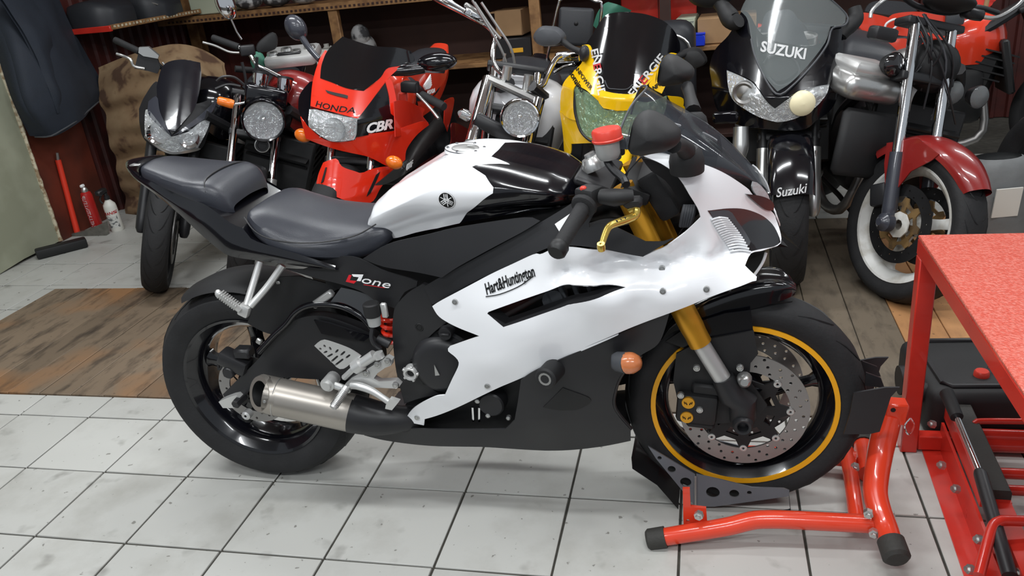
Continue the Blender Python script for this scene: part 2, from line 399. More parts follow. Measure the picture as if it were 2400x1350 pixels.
# ------------------------------------------------------------------ walls, ceiling
def corrugated(org, along, normal, L, H, pitch=.1, dep=.018):
    mb = MB(); o = V(org); a = V(along); n = V(normal); xs = []; x = 0
    while x < L:
        for u, h in ((0, 0), (.3, 0), (.4, 1), (.62, 1), (.72, 0)): xs.append((min(x+u*pitch, L), h))
        x += pitch
    xs.append((L, 0)); vs = []; fs = []
    for u, h in xs: vs += [o+a*u+n*(h*dep), o+a*u+n*(h*dep)+V((0, 0, H))]
    for k in range(len(xs)-1): fs.append([2*k, 2*k+2, 2*k+3, 2*k+1])
    return mb.add(vs, fs)
YB = 4.25; XL = -1.76
wl = corrugated((XL, -1.0, 0), (0, 1, 0), (1, 0, 0), YB+1.0, 2.85); wl.box((XL-.03, 1.6, 1.42), (.04, 5.4, 2.86)); struct(wl.build('wall_left', MAR, ang=20))
wb = corrugated((XL, YB, 0), (1, 0, 0), (0, -1, 0), 7.4, 2.85); wb.box((2, YB+.03, 1.42), (7.6, .04, 2.86)); struct(wb.build('wall_back', MAR, ang=20))
c = MB(); c.box((1.9, 1.2, 2.88), (7.6, 6.6, .04)); struct(c.build('ceiling', CEIL))
tr = MB(); tr.box((XL+.03, 2.43, .42), (.018, .5, .84), bev=.003); struct(tr.build('trim_1', MARP))
po = MB(); po.box((XL+.06, 4.15, 1.42), (.09, .09, 2.85), bev=.004); struct(po.build('trim_2', SHW))
RIBM = mat('bright_lens_rib', (224, 226, 228), .15, coat=.5, var=.03)
GRYL = mat('light_grey_lens', (168, 170, 172), .2, coat=.6, var=.06, bump=.2, bs=90)
# ------------------------------------------------------------------ the white sport bike
BX = Frame(.918, .0903, -.0242)
BK = thing('motorcycle', 'white and black sport motorcycle parked across the front on a red stand', 'motorcycle', BX)
def m(a, b, y): return BX.at(a, b, 1, y)
def mp(s, y):
    P = px(s); ys = [y]*len(P) if isinstance(y, (int, float)) else y
    return [m(p[0], p[1], q) for p, q in zip(P, ys)]
YAX = (0, 1, 0)
def sidep(name, s, f, mtl, parent=BK, holes=(), th=.004, cut=.03, step=.02, both=True, label=None, ang=38):
    o = outline(BX, s, f, 1, step); hs = [outline(BX, h, f, 1, step) for h in holes]
    ff = f if callable(f) else (lambda a, b: f)
    r = MB().panel(o, ff, 1, hs, th, cut).build(name, mtl, parent, label, ang)
    if both: MB().panel(o, ff, 1, hs, th, cut, mirror=True).build(name, mtl, parent, label, ang)
    return r
def disc_plate(c, ro, ri, y, t, nh, rows, hr, off=0):
    """drilled brake disc about the y axis"""
    c = V(c)+V((0, y, 0)); O = [c+V((math.cos(a), 0, math.sin(a)))*ro for a in np.linspace(0, 2*PI, 72, endpoint=False)]
    H = [[c+V((math.cos(a), 0, math.sin(a)))*ri for a in np.linspace(0, 2*PI, 48, endpoint=False)]]
    for k in range(nh):
        a = 2*PI*k/nh+off; r = ri+(ro-ri)*rows[k % len(rows)]
        q = c+V((math.cos(a), 0, math.sin(a)))*r
        H.append([q+V((math.cos(b), 0, math.sin(b)))*hr for b in np.linspace(0, 2*PI, 6, endpoint=False)])
    return MB().plate(O, (0, t, 0), H)
def make_wheel(parent, c, R, w, rr, rw, rim_m, tyre_m=RB, steer=0, nsp=5, spw=.03, discs=(), disc_m=STL, car_m=DK, stripe=None, hub=.045, sp_m=None, tread=None, rivets=False):
    """tyre, rim with spokes, discs with carriers; axis y, centre c"""
    X = Matrix.Translation(c) @ Matrix.Rotation(steer, 4, 'Z'); h = w/2; sh = R-rr
    prof = [(rr-.006, -rw/2), (rr+.006, -rw/2-.004), (rr+sh*.3, -h*.94), (rr+sh*.52, -h), (rr+sh*.7, -h*.95), (rr+sh*.86, -h*.72), (rr+sh*.955, -h*.42), (R, -h*.12), (R, h*.12), (rr+sh*.955, h*.42), (rr+sh*.86, h*.72), (rr+sh*.7, h*.95), (rr+sh*.52, h), (rr+sh*.3, h*.94), (rr+.006, rw/2+.004), (rr-.006, rw/2)]
    t = MB().lathe((0, 0, 0), YAX, prof, 72).xf(X).build('tyre', tyre_m, parent)
    if tread:
        g = MB()
        for k in range(tread):
            a = 2*PI*k/tread
            for sg in (-1, 1):
                P = []
                for q in range(7):
                    u = q/6; yy = sg*h*(.1+.72*u); aa = a+.34*u*u+.05*(sg > 0)
                    # radius on the crown at this width
                    tt = abs(yy)/h; rad = R-(.045*tt**2.2)*sh/.1+.0006
                    rad = R - sh*(.045*min(1, tt/.42) if tt < .42 else .045+.095*((tt-.42)/.3) if tt < .72 else .14+.16*((tt-.72)/.23)) + .0004
                    P.append(V((math.cos(aa)*rad, yy, math.sin(aa)*rad)))
                g.tube(P, [.0008, .0022, .0026, .0026, .0024, .0018, .0006], 4)
        g.xf(X).build('tread_groove', DK, t)
    b = rw/2
    rp = [(rr-.004, -b-.004), (rr+.004, -b-.007), (rr+.006, -b-.002), (rr+.002, -b+.002), (rr-.012, -b+.008), (rr-.026, -b+.024), (rr-.03, -b*.3), (rr-.03, b*.3), (rr-.026, b-.024), (rr-.012, b-.008), (rr+.002, b-.002), (rr+.006, b+.002), (rr+.004, b+.007), (rr-.004, b+.004), (rr-.02, b-.012), (rr-.034, b-.028), (rr-.036, b*.2), (rr-.036, -b*.2), (rr-.034, -b+.028), (rr-.02, -b+.012), (rr-.004, -b-.004)]
    rim = MB().lathe((0, 0, 0), YAX, rp, 64).xf(X).build('rim', rim_m, parent)
    MB().lathe((0, 0, 0), YAX, [(.012, -b*.95), (hub*.8, -b*.95), (hub, -b*.8), (hub*.85, -b*.2), (hub*.85, b*.2), (hub, b*.8), (hub*.8, b*.95), (.012, b*.95), (.012, -b*.95)], 24).xf(X).build('hub', sp_m or rim_m, rim)
    for k in range(nsp):
        a = 2*PI*k/nsp+.3; d = V((math.cos(a), 0, math.sin(a))); e = V((-math.sin(a), 0, math.cos(a)))
        P = []
        for u, ww, tt in ((hub*.7, spw*1.25, b*.62), (hub+.03, spw*.9, b*.5), (rr*.6, spw*.72, b*.42), (rr-.05, spw*.8, b*.45), (rr-.03, spw*1.3, b*.6)):
            P.append([d*u+e*ww*.5*q[0]+V((0, tt*.5*q[1], 0)) for q in ((-1, -.5), (-.5, -1), (.5, -1), (1, -.5), (1, .5), (.5, 1), (-.5, 1), (-1, .5))])
        sp = MB(); vs = [p for r in P for p in r]; fs = [[i*8+q, i*8+(q+1) % 8, (i+1)*8+(q+1) % 8, (i+1)*8+q] for i in range(4) for q in range(8)]
        sp.add(vs, fs).xf(X).build('spoke', sp_m or rim_m, rim)
    if stripe:
        r0 = stripe
        MB().lathe((0, 0, 0), YAX, [(r0-.006, -b-.009), (r0+.006, -b-.009), (r0+.006, -b-.004), (r0-.006, -b-.004), (r0-.006, -b-.009)], 72).xf(X).build('rim_stripe', STR, rim)
    for (y, ro, ri, nh) in discs:
        dd = disc_plate((0, 0, 0), ro, ri, y-.0025, .005, nh, (.15, .5, .85, .35, .68), .0042).xf(X).build('brake_disc', disc_m, parent)
        cr = MB(); n = 8; O = []
        for k in range(n):
            a = 2*PI*k/n
            for da, r in ((-.22, ri-.024), (-.1, ri-.004), (.1, ri-.004), (.22, ri-.024)): O.append(V((math.cos(a+da)*r, y-.004, math.sin(a+da)*r)))
        H = [[V((math.cos(t2)*.026, y-.004, math.sin(t2)*.026)) for t2 in np.linspace(0, 2*PI, 16, endpoint=False)]]
        for k in range(n):
            a = 2*PI*(k+.5)/n
            H.append([V((math.cos(a+da)*r, y-.004, math.sin(a+da)*r)) for da, r in ((-.22, ri-.036), (.22, ri-.036), (.2, ri-.055), (-.2, ri-.055))])
        cr.plate(O, (0, .006, 0), H).xf(X).build('disc_carrier', car_m, dd)
        sg = -1 if y < 0 else 1
        for k in range(n if rivets and y < 0 else 0):
            a = 2*PI*k/n; MB().lathe((math.cos(a)*(ri-.001), y, math.sin(a)*(ri-.001)), (0, sg, 0), [(.003, .006), (.0055, .007), (.0095, .006), (.0105, .003), (.0105, -.004)], 12).xf(X).build('disc_rivet', SIL, dd)
    return rim
RC = V((0, 0, .317)); FC = V((1.375, 0, .3044)); ST = .05
make_wheel(BK, RC, .317, .18, .222, .14, GB, nsp=5, spw=.05, discs=((-.075, .11, .075, 26),), hub=.06, tread=16)
make_wheel(BK, FC, .298, .122, .222, .09, GB, steer=ST, nsp=5, spw=.036, discs=((-.062, .158, .112, 60), (.062, .158, .112, 60)), stripe=.2235, hub=.05, rivets=True, tread=16)

# --- tail unit
tail_lo = mp('A 65,150 110,225 300,370 480,520 640,670 780,790 900,860 1200,905 1500,945 1750,970', [-.015, -.05, -.082, -.102, -.122, -.136, -.148, -.157, -.165, -.158])
tail_up = mp('A 80,120 240,250 420,335 560,395 700,450 890,590 1000,640 1080,730 1450,845 1735,935', [-.02, -.08, -.095, -.112, -.13, -.14, -.145, -.155, -.17, -.16])
mid = [a.lerp(b, .5)+V((0, -.008, 0)) for a, b in zip(crv(tail_lo, 10), crv(tail_up, 10))]
t1 = MB().loft([tail_lo, mid, tail_up], 40, 9); t1.build('tail_fairing', GB, BK); t1.mirrored().build('tail_fairing', GB, BK)
# underside and top deck
lo2 = crv(tail_lo, 24); up2 = crv(tail_up, 24)
mir = lambda p: V((p.x, -p.y, p.z))
td = MB(); td.add([q for p in lo2 for q in (p, mir(p))], [[2*i, 2*i+1, 2*i+3, 2*i+2] for i in range(23)]); td.add([q for p in up2[:19] for q in (p+V((0, 0, -.004)), mir(p)+V((0, 0, -.004)))], [[2*i, 2*i+1, 2*i+3, 2*i+2] for i in range(18)])
td.build('tail_deck', GB, BK)
# pillion seat: cross-sections from rear to front
def seatsec(x, hw, zt, zb, edge=.7, crown=.006):
    return [V((x, -hw, zb)), V((x, -hw*1.02, zb+(zt-zb)*.45)), V((x, -hw*.96, zt-(zt-zb)*.12)), V((x, -hw*edge, zt+crown*.4)), V((x, 0, zt+crown)), V((x, hw*edge, zt+crown*.4)), V((x, hw*.96, zt-(zt-zb)*.12)), V((x, hw*1.02, zb+(zt-zb)*.45)), V((x, hw, zb))]
ps = MB().loft(list(zip(*[seatsec(*a) for a in ((-.185, .04, .982, .965), (-.172, .066, .985, .958), (-.12, .086, .975, .944), (-.03, .112, .956, .918), (.025, .122, .95, .9), (.05, .12, .944, .888), (.072, .112, .93, .874), (.088, .098, .905, .866), (.094, .085, .88, .862))])), 40, 30)
ps.build('pillion_seat', VIN, BK)
sm = MB()
for hx, dz in ((.03, 0), (.036, -.002)):
    pass
sm.tube([V((.048, -.118, .905)), V((.045, -.116, .937)), V((.03, -.08, .9535)), V((.025, 0, .9585)), V((.03, .08, .9535)), V((.045, .116, .937))], .0022, 6, sm=24); sm.build('seat_seam', SB, BK)
bc = MB().loft(list(zip(*[seatsec(*a) for a in ((-.262, .012, .985, .972), (-.24, .03, .99, .962), (-.2, .05, .992, .958), (-.18, .066, .988, .955))])), 10, 16, cap=True); bc.build('tail_cap', GB, BK)
tl = MB().box((-.2, -.045, .99), (.03, .02, .004), bev=.0015); tl.build('tail_reflector', SIL, BK)
# rider seat
def seat2(x, hw, zt, ze, zb):
    h = [V((x, -hw, zb)), V((x, -hw*1.06, zb+.012)), V((x, -hw*1.02, ze-.006)), V((x, -hw*.93, ze+.003)), V((x, -hw*.6, zt-(zt-ze)*.25)), V((x, 0, zt))]
    return h+[mir(p) for p in h[-2::-1]]
rs = MB().loft(list(zip(*[seat2(*a) for a in ((.135, .075, .862, .856, .84), (.145, .11, .874, .864, .842), (.175, .136, .876, .856, .812), (.215, .15, .868, .834, .79), (.285, .156, .848, .806, .766), (.355, .152, .834, .801, .755), (.43, .135, .826, .806, .75), (.48, .118, .824, .812, .757), (.515, .105, .82, .812, .776), (.528, .09, .812, .805, .785))])), 44, 36)
rs.build('rider_seat', VIN, BK)
sm = MB().tube(mp('A 1000,545 1080,650 1200,715 1400,748 1550,750 1700,735 1900,690 2060,600', [-.128, -.148, -.157, -.164, -.164, -.16, -.145, -.12]), .002, 6, sm=40); sm.build('seat_seam', SB, BK)

# --- tank: one surface, white behind, black airbox cover in front
TS = [  # x, half width, top z, bottom z
 (.462, .085, .838, .79), (.485, .108, .872, .786), (.53, .126, .905, .784), (.60, .142, .94, .803), (.66, .156, .97, .82), (.70, .163, .981, .832), (.74, .168, .983, .842), (.78, .172, .979, .85), (.84, .172, .969, .858), (.90, .166, .953, .862), (.95, .15, .936, .86), (.985, .118, .917, .858), (1.0, .085, .9, .862)]
CSEC = [(0, 0), (.3, -.012), (.58, .0), (.82, .11), (.955, .3), (1.0, .48), (.96, .7), (.88, .86), (.84, 1)]
def tank_pt(x, a):
    k = 0
    while k < len(TS)-2 and TS[k+1][0] < x: k += 1
    t = min(max((x-TS[k][0])/(TS[k+1][0]-TS[k][0]), 0), 1); A, B = TS[max(k-1, 0)], TS[k]; C_, D_ = TS[k+1], TS[min(k+2, len(TS)-1)]
    def cr(i): return .5*((2*B[i])+(C_[i]-A[i])*t+(2*A[i]-5*B[i]+4*C_[i]-D_[i])*t*t+(3*B[i]-A[i]-3*C_[i]+D_[i])*t**3)
    hw, zt, zb = cr(1), cr(2), cr(3)
    s = abs(a)*(len(CSEC)-1); i = min(int(s), len(CSEC)-2); u = s-i
    q = [CSEC[max(i-1, 0)], CSEC[i], CSEC[i+1], CSEC[min(i+2, len(CSEC)-1)]]
    def c2(j): return .5*((2*q[1][j])+(q[2][j]-q[0][j])*u+(2*q[0][j]-5*q[1][j]+4*q[2][j]-q[3][j])*u*u+(3*q[1][j]-q[0][j]-3*q[2][j]+q[3][j])*u**3)
    y, z = hw*c2(0), zt-(zt-zb)*c2(1)
    # knee recess at the lower rear, crease on the front cover
    kn = math.exp(-((x-.575)/.1)**2)*max(0, min(1, (abs(a)-.52)/.22))
    y -= .026*kn
    fr = max(0, min(1, (x-.8)/.1)); y -= fr*.02*math.exp(-((abs(a)-.93)/.12)**2); y += fr*.01*math.exp(-((abs(a)-.5)/.1)**2)
    return V((x, -y if a >= 0 else y, z))
XB = [(0, .80), (.16, .80), (.235, .846), (.25, .852), (.262, .83), (.31, .778), (.335, .77), (.41, .806), (.52, .828), (.6, .826), (.68, .80), (.84, .752), (1, .724)]
def xb(a):
    a = abs(a)
    for k in range(len(XB)-1):
        if a <= XB[k+1][0]: return XB[k][1]+(XB[k+1][1]-XB[k][1])*(a-XB[k][0])/(XB[k+1][0]-XB[k][0])
    return XB[-1][1]
AA = sorted(set(list(np.linspace(0, 1, 50))+[q[0] for q in XB]))
AA = [-a for a in AA[:0:-1]]+AA
def tank_part(x0, x1, n, lift=0):
    vs = [tank_pt(x0(a)+(x1(a)-x0(a))*i/n, a) for a in AA for i in range(n+1)]; k = n+1
    return MB().add(vs, [[j*k+i, j*k+i+1, (j+1)*k+i+1, (j+1)*k+i] for j in range(len(AA)-1) for i in range(n)])
TK = tank_part(lambda a: .462, xb, 40).build('fuel_tank', W_, BK, 'white fuel tank', 50)
tank_part(lambda a: xb(a)+.0015, lambda a: 1.0, 30).build('airbox_cover', GB, BK, 'gloss black airbox cover', 50)
cap = MB(); cc = tank_pt(.719, 0); up = V((.12, 0, 1)).normalized()
cap.lathe(cc, up, [(0, .0045), (.018, .005), (.03, .004), (.035, .003), (.037, -.004)], 32); cap.box(cc+V((.012, 0, .008)), (.02, .006, .004), bev=.001); fc = cap.build('fuel_cap', SIL, TK); MB().lathe(cc, up, [(.037, .0015), (.052, .002), (.054, -.006)], 32).build('cap_flange', W_, fc); MB().tube(ring(cc+up*.0022, up, .0525, 40), .001, 5, closed=True).build('flange_seam', SB, fc)
bolts('cap_bolt', [cc+V((math.cos(k*PI/3+.3)*.044, math.sin(k*PI/3+.3)*.044, .003-.12*math.cos(k*PI/3+.3)*.044)) for k in range(6)], up, .004, .003, CHR, fc)
# tuning-fork emblem on the tank side
ec = m(*px('B 775,650')[0][:2], -.1705); e_n = V((.05, -1, .22)).normalized(); e_u = (V((0, 0, 1))-e_n*e_n.z).normalized(); e_r = e_u.cross(e_n)
def on_tank(u, v):   # emblem coordinates -> tank surface
    p = ec+e_r*u+e_u*v; best = None
    for a in np.linspace(.35, .8, 46):
        q = tank_pt(p.x, a); d = abs(q.z-p.z)
        if best is None or d < best[0]: best = (d, q)
    q = best[1]; return V((p.x, q.y-.0008, p.z))
def decal(loops, lift):
    mb = MB()
    for L in loops:
        c0 = (sum(p[0] for p in L)/len(L), sum(p[1] for p in L)/len(L)); P = [on_tank(*p)+e_n*lift for p in L]+[on_tank(*c0)+e_n*lift]; n = len(L)
        mb.add(P, [[i, (i+1) % n, n] for i in range(n)])
    return mb
circ = lambda r, n=28, cx=0, cy=0: [(cx+r*math.cos(2*PI*i/n), cy+r*math.sin(2*PI*i/n)) for i in range(n)]
decal([circ(.0215)], .0012).build('emblem_disc', TXK, TK)
rg = MB()
for r0, r1 in ((.0196, .0213),):
    P = [on_tank(*p)+e_n*.002 for p in circ(r1, 36)]+[on_tank(*p)+e_n*.002 for p in circ(r0, 36)]; rg.add(P, [[i, (i+1) % 36, 36+(i+1) % 36, 36+i] for i in range(36)])
for k in range(3):
    a = PI/2+k*2*PI/3; d = (math.cos(a), math.sin(a)); e = (-d[1], d[0])
    for off, r0, r1, hw in ((0, -.0165, .0165, .0011), (.0042, .003, .0165, .0011), (-.0042, .003, .0165, .0011)):
        q = [(d[0]*r0+e[0]*(off-hw), d[1]*r0+e[1]*(off-hw)), (d[0]*r1+e[0]*(off-hw), d[1]*r1+e[1]*(off-hw)), (d[0]*r1+e[0]*(off+hw), d[1]*r1+e[1]*(off+hw)), (d[0]*r0+e[0]*(off+hw), d[1]*r0+e[1]*(off+hw))]
        rg.add([on_tank(*p)+e_n*.002 for p in q], [[0, 1, 2, 3]])
    q = [(d[0]*.003+e[0]*s*.0053, d[1]*.003+e[1]*s*.0053) for s in (-1, 1)]+[(d[0]*.0055+e[0]*s*.0053, d[1]*.0055+e[1]*s*.0053) for s in (1, -1)]
    rg.add([on_tank(*p)+e_n*.002 for p in q], [[0, 1, 2, 3]])
rg.build('emblem_mark', TXW, TK)

# --- frame covers
f_fr = tps([(.48, .77, -.17), (.7, .72, -.19), (.7, .82, -.175), (.95, .84, -.18), (1.05, .9, -.165), (1.0, .78, -.2), (.6, .5, -.17), (.55, .35, -.16), (1.2, .8, -.19), (.45, .6, -.16)])
fo = lambda d: (lambda a, b: f_fr(a, b)+d)
sidep('tank_side_cover', 'B 0,1185! 240,1045 600,958 880,890 1300,822 1560,795 1660,830! 1500,930 1200,1090 900,1255 740,1360! 500,1310 200,1260', fo(-.012), SB)
sidep('frame_spar', 'B 2040,570! 1990,640 1650,850 1200,1100 900,1265 700,1370 F 440,160! 500,290! 660,200 890,80 B 1220,1345 1600,1140 D 160,440 330,430 540,455 760,500 880,520! 1150,360 1050,395 900,395! 560,240 B 2100,900 2200,700!', f_fr, SB)
sidep('pivot_plate', 'F 430,140! 470,150 500,300 600,420! 520,480 440,570 410,700 450,850 560,935! 420,960 300,1000! 240,760 215,500 225,330 260,270 330,200', fo(.004), SB, th=.012)
sidep('seat_rail_cover', 'A 1500,900! 1860,860 2120,975 2370,1050 2398,1095 F 300,200 225,320 150,260 A 2100,1250 1960,1150 1780,1085 1560,1030 1330,960! 1500,960', fo(.012), SB)
# engine mass and covers
en = outline(BX, 'F 440,430! 600,400 840,480 1400,200 1900,100! 2200,300 1900,700 1700,980 1100,1180 300,1180 330,950', -.13, 1, .03)
MB().plate([V((p[0], -.13, p[1])) for p in en], (0, .26, 0)).build('engine_block', DK, BK)
CC_ = m(*px('F 590,690')[0][:2], -.15)
cl = MB().lathe(CC_, (0, -1, 0), [(0, .04), (.055, .042), (.07, .038), (.078, .028), (.082, .01), (.09, .006), (.094, -.02)], 36); ck = cl.build('clutch_cover', SB, BK)
bolts('cover_bolt', [CC_+V((math.cos(k*PI/4)*.086, -.008, math.sin(k*PI/4)*.086)) for k in range(8)], (0, -1, 0), .006, .006, DK, ck)
MB().plate([CC_+V(p) for p in ((-.012, -.041, .012), (-.002, -.041, -.018), (-.014, -.041, -.02))], (0, -.003, 0)).build('cover_mark', SIL, ck)
pl = MB(); p0 = m(*px('F 605,480')[0][:2], -.18); pl.lathe(p0, (0, -1, 0), [(0, .016), (.016, .016), (.018, .012), (.018, -.02)], 16); pl.box(p0+V((0, -.018, 0)), (.026, .008, .007), bev=.002); pl.build('oil_filler_cap', SB, BK)
wp = MB(); p0 = m(*px('F 935,985')[0][:2], -.15); wp.lathe(p0, (0, -1, 0), [(0, .02), (.03, .02), (.034, .016), (.036, -.02)], 24); wp.build('pump_cover', SB, BK)
bolts('pump_bolt', [m(*px(q)[0][:2], -.165) for q in ('F 828,975', 'F 905,1080', 'F 1052,1098')], (0, -1, 0), .007, .008, SIL, BK)
bl = MB(); p0 = m(*px('F 830,1075')[0][:2], -.16); bl.tube([p0+V((-.012, 0, .02)), p0+V((-.014, -.004, -.02))], .0035, 8); bl.tube([p0+V((.006, 0, .02)), p0+V((.002, -.004, -.02))], .0035, 8); bl.build('hose_clip', CHR, BK)
pv = MB(); p0 = m(*px('F 350,775')[0][:2], -.185); pv.lathe(p0, (0, -1, 0), [(.009, .002), (.012, .012), (.017, .013), (.02, .008), (.0205, -.01)], 20)
for k in range(5): pv.box(p0+V((math.cos(k*2*PI/5)*.0195, -.006, math.sin(k*2*PI/5)*.0195)), (.007, .012, .007), Matrix.Rotation(-k*2*PI/5, 3, 'Y'), .0015)
pv.build('pivot_nut', ALU, BK)
MB().lathe(p0, (0, -1, 0), [(0, .004), (.012, .004), (.012, -.004)], 16).build('pivot_hole', DK, BK)
bl = MB(); bolt(bl, m(*px('F 410,450')[0][:2], -.17), (0, -1, 0), .012, .003); bl.build('frame_plug', DK, BK)

inn = outline(BX, 'P 780,600! 905,575 1080,545 1340,480 1345,560 1300,640 1010,700 930,760 850,700 760,660', -.1, 1, .03)
MB().plate([V((q[0], -.1, q[1])) for q in inn], (0, .2, 0)).build('inner_frame', DK, BK)
# --- white side fairing
f_wf = tps([(.66, .67, -.215), (.80, .73, -.21), (.95, .8, -.203), (1.02, .815, -.198), (1.15, .8, -.186), (1.2, .85, -.175), (1.26, .93, -.16), (1.22, .985, -.14), (1.15, 1.0, -.15), (1.3, .97, -.12), (1.38, .9, -.075), (1.43, .84, -.03), (1.445, .78, -.02), (1.40, .79, -.075), (1.33, .82, -.13), (1.33, .87, -.125), (1.25, .82, -.165),
            (.907, .727, -.212), (.955, .748, -.209), (1.0, .766, -.207), (1.055, .776, -.204), (1.158, .776, -.196), (1.21, .772, -.186), (1.3, .77, -.16), (1.37, .762, -.12),
            (.985, .737, -.19), (1.06, .75, -.172), (1.13, .75, -.164), (1.19, .75, -.158), (1.25, .754, -.15), (1.32, .752, -.13),
            (.955, .715, -.222), (1.0, .72, -.226), (1.055, .724, -.226), (1.126, .72, -.223), (1.18, .72, -.216), (1.245, .732, -.198), (1.31, .735, -.172), (1.375, .735, -.15),
            (.8, .665, -.225), (1.0, .66, -.236), (1.15, .68, -.23), (1.3, .685, -.205), (1.42, .685, -.16), (.9, .6, -.236), (.75, .575, -.225), (1.1, .63, -.232), (.95, .54, -.222), (.8, .5, -.226), (.7, .55, -.222), (.65, .4, -.205), (.8, .43, -.205), (.55, .33, -.175), (1.25, .62, -.21)])
WF = 'F 500,300! 580,250 890,85 1080,-5 B 1600,1143 D 60,500 180,450 330,443 540,465 720,492 880,515! 1050,445 1200,340 1310,240 1345,205! 1320,130 1240,0 C 1420,950 1330,830 1200,735 1030,662! 1180,632 1300,655 1590,738 1800,828 2000,960 2060,1030 2240,1190 D 1950,220 1985,330 1990,400 1960,430! 1850,465 1750,490 1700,590! 1740,630 1795,680! 1790,712! 1700,742 1300,893 800,1083 400,1253 F 1841,505 1300,745 900,922 560,1077 445,1112! 440,1157! 300,1130! 340,1060 400,1010 520,950 590,940! 640,830 690,720 670,670 612,620 625,590! 840,515! 700,460 600,410 540,365'
VENT = 'F 895,355! 920,335 1200,235 1440,148 1600,150 D 745,765! 300,905 F 1400,320 1010,452! 960,410'
LAMPH = 'D 1400,150! 1560,132 1700,138 1830,185 1920,260 1970,350 1985,400! 1930,435 1800,462 1620,475! 1585,430 1570,370 1520,290 1450,220'
sidep('fairing_liner', WF, lambda a, b: f_wf(a, b)+.009, DK, holes=(VENT, LAMPH), th=.001, cut=.016, step=.012)
WFO = sidep('side_fairing', WF, f_wf, W_, holes=(VENT, LAMPH), th=.004, cut=.011, step=.008, label='white side fairing', ang=60)
# vent liner and radiator behind the vent
lo = outline(BX, VENT, f_wf, 1, .012); MB().add([q for p in lo for q in (V((p[0], f_wf(*p)+.002, p[1])), V((p[0]*.98+.02, f_wf(*p)+.045, p[1]+.004)))], [[2*i, 2*i+1, (2*i+3) % (2*len(lo)), (2*i+2) % (2*len(lo))] for i in range(len(lo))]).build('vent_liner', SB, WFO)
ra = MB()
for k in range(5): ra.box(m(1300+k*30, 720-k*9, -.165), (.012, .02, .12), Matrix.Rotation(-.3, 3, 'Y'), .003)
p0 = m(*px('F 1380,250')[0][:2], -.165); ra.cyl(p0+V((0, .03, 0)), p0+V((0, -.01, 0)), .028); ra.build('radiator_hoses', GRY, BK)
# headlamp: striped clear part and dark smoked part
f_l = lambda a, b: f_wf(a, b)-.0015
hl = sidep('headlamp', 'D 1400,150! 1560,132 1700,138 1830,185 1920,260 1970,350 1985,400! 1930,435 1800,462 1620,475! 1585,430 1570,370 1520,290 1450,220', f_l, DLN, cut=.016, step=.008, ang=60)
f_l2 = lambda a, b: f_wf(a, b)-.0035
st = MB()
for k in range(15):
    t = k/14
    a = m(*px('D %f,%f' % (1430+150*t, 165+275*t))[0][:2], -.1); b = m(*px('D %f,%f' % (1560+180*t, 160+265*t))[0][:2], -.08)
    q = [V((u.x, f_l2(u.x, u.z), u.z)) for u in (a, a.lerp(b, .5)+V((0, 0, .004)), b)]; st.tube(q, .003, 6, sm=8)
st.build('lens_rib', RIBM, hl)
sidep('lens_window', 'D 1415,155! 1570,150 1640,235 1745,400 1735,425! 1620,465! 1590,430 1570,370 1510,285 1450,222', lambda a, b: f_wf(a, b)-.0022, GRY, hl, both=False, cut=.016, step=.01)
# black vent and reflector at the nose tip
sidep('nose_intake', 'C 1980,1015! 2100,1030 2190,1060 2240,1110 2235,1165! 2180,1170 2100,1120', lambda a, b: f_wf(a, b)-.002, GB, both=True, cut=.02, step=.01)
sidep('nose_reflector', 'C 2060,900! 2110,920 2190,1010 2220,1090! 2150,1080 2090,1030 2050,960', lambda a, b: f_wf(a, b)-.004, GRYL, both=True, cut=.02, step=.01)
bl = []
for q, y in (('F 665,265', 0), ('F 897,872', 0), ('F 392,1098', 0), ('D 1035,605', 0), ('D 1040,795', 0), ('D 1390,778', 0)):
    a, b, _ = px(q)[0]; yy = -.2
    for _k in range(4): p = m(a, b, yy); yy = f_wf(p.x, p.z)
    bl.append(V((p.x, yy-.001, p.z)))
bolts('fairing_bolt', bl, (0, -1, .1), .0075, .004, SIL, WFO)
# black lower fairing and belly pan
f_lo = tps([(.34, .2, -.12), (.6, .22, -.165), (.87, .21, -.15), (1.1, .22, -.13), (1.1, .3, -.165), (.9, .35, -.205), (.75, .28, -.185), (1.0, .45, -.21), (1.2, .6, -.2), (1.12, .5, -.19), (1.05, .36, -.185), (.8, .4, -.2)])
LF = sidep('belly_fairing', 'P 855,1018! 900,1010 945,1001! 1060,1004 1185,1003! 1207,982! 1215,940! 1222,888! 1273,858 1450,780 1570,728! 1545,800 1500,832 1458,872 1440,912 1438,955 1478,1005! 1478,1030! 1400,1045 1283,1053 1133,1045 980,1040 900,1029', f_lo, SB, cut=.022, step=.012)
MB().loft([[V((p.x, -p.y if s else p.y, p.z)) for p in mp('P 862,1022 980,1040 1133,1045 1283,1053 1400,1045 1470,1033', [-.12, -.155, -.15, -.14, -.135, -.13])] for s in (0, 1)], 20, 4).build('belly_pan', SB, BK)
sidep('air_outlet', 'F 1300,1020! 1440,880! 1640,960 1560,1030 1420,1040', lambda a, b: f_lo(a, b)-.002, DK, LF, cut=.02, step=.01)
wsh = MB().tube(mp('P 1478,1005 1440,955 1442,912 1460,872 1502,832', [-.16, -.18, -.185, -.19, -.19]), .006, 8, sm=24); wsh.build('fairing_lip', SB, LF)
sc = MB()
for s, y in (('F 1345,1060 1350,1120 1345,1175', -.172), ('F 1380,1175 1400,1210 1480,1225 1600,1222 1730,1195', -.168), ('F 1385,1180 1440,1210 1475,1260 1495,1305', -.165), ('F 785,1225 805,1260 800,1280', -.168)): sc.tube([V((p.x, f_lo(p.x, p.z)-.0006, p.z)) for p in mp(s, y)], .0012, 5, sm=14)
sc.build('crack', DK, LF)
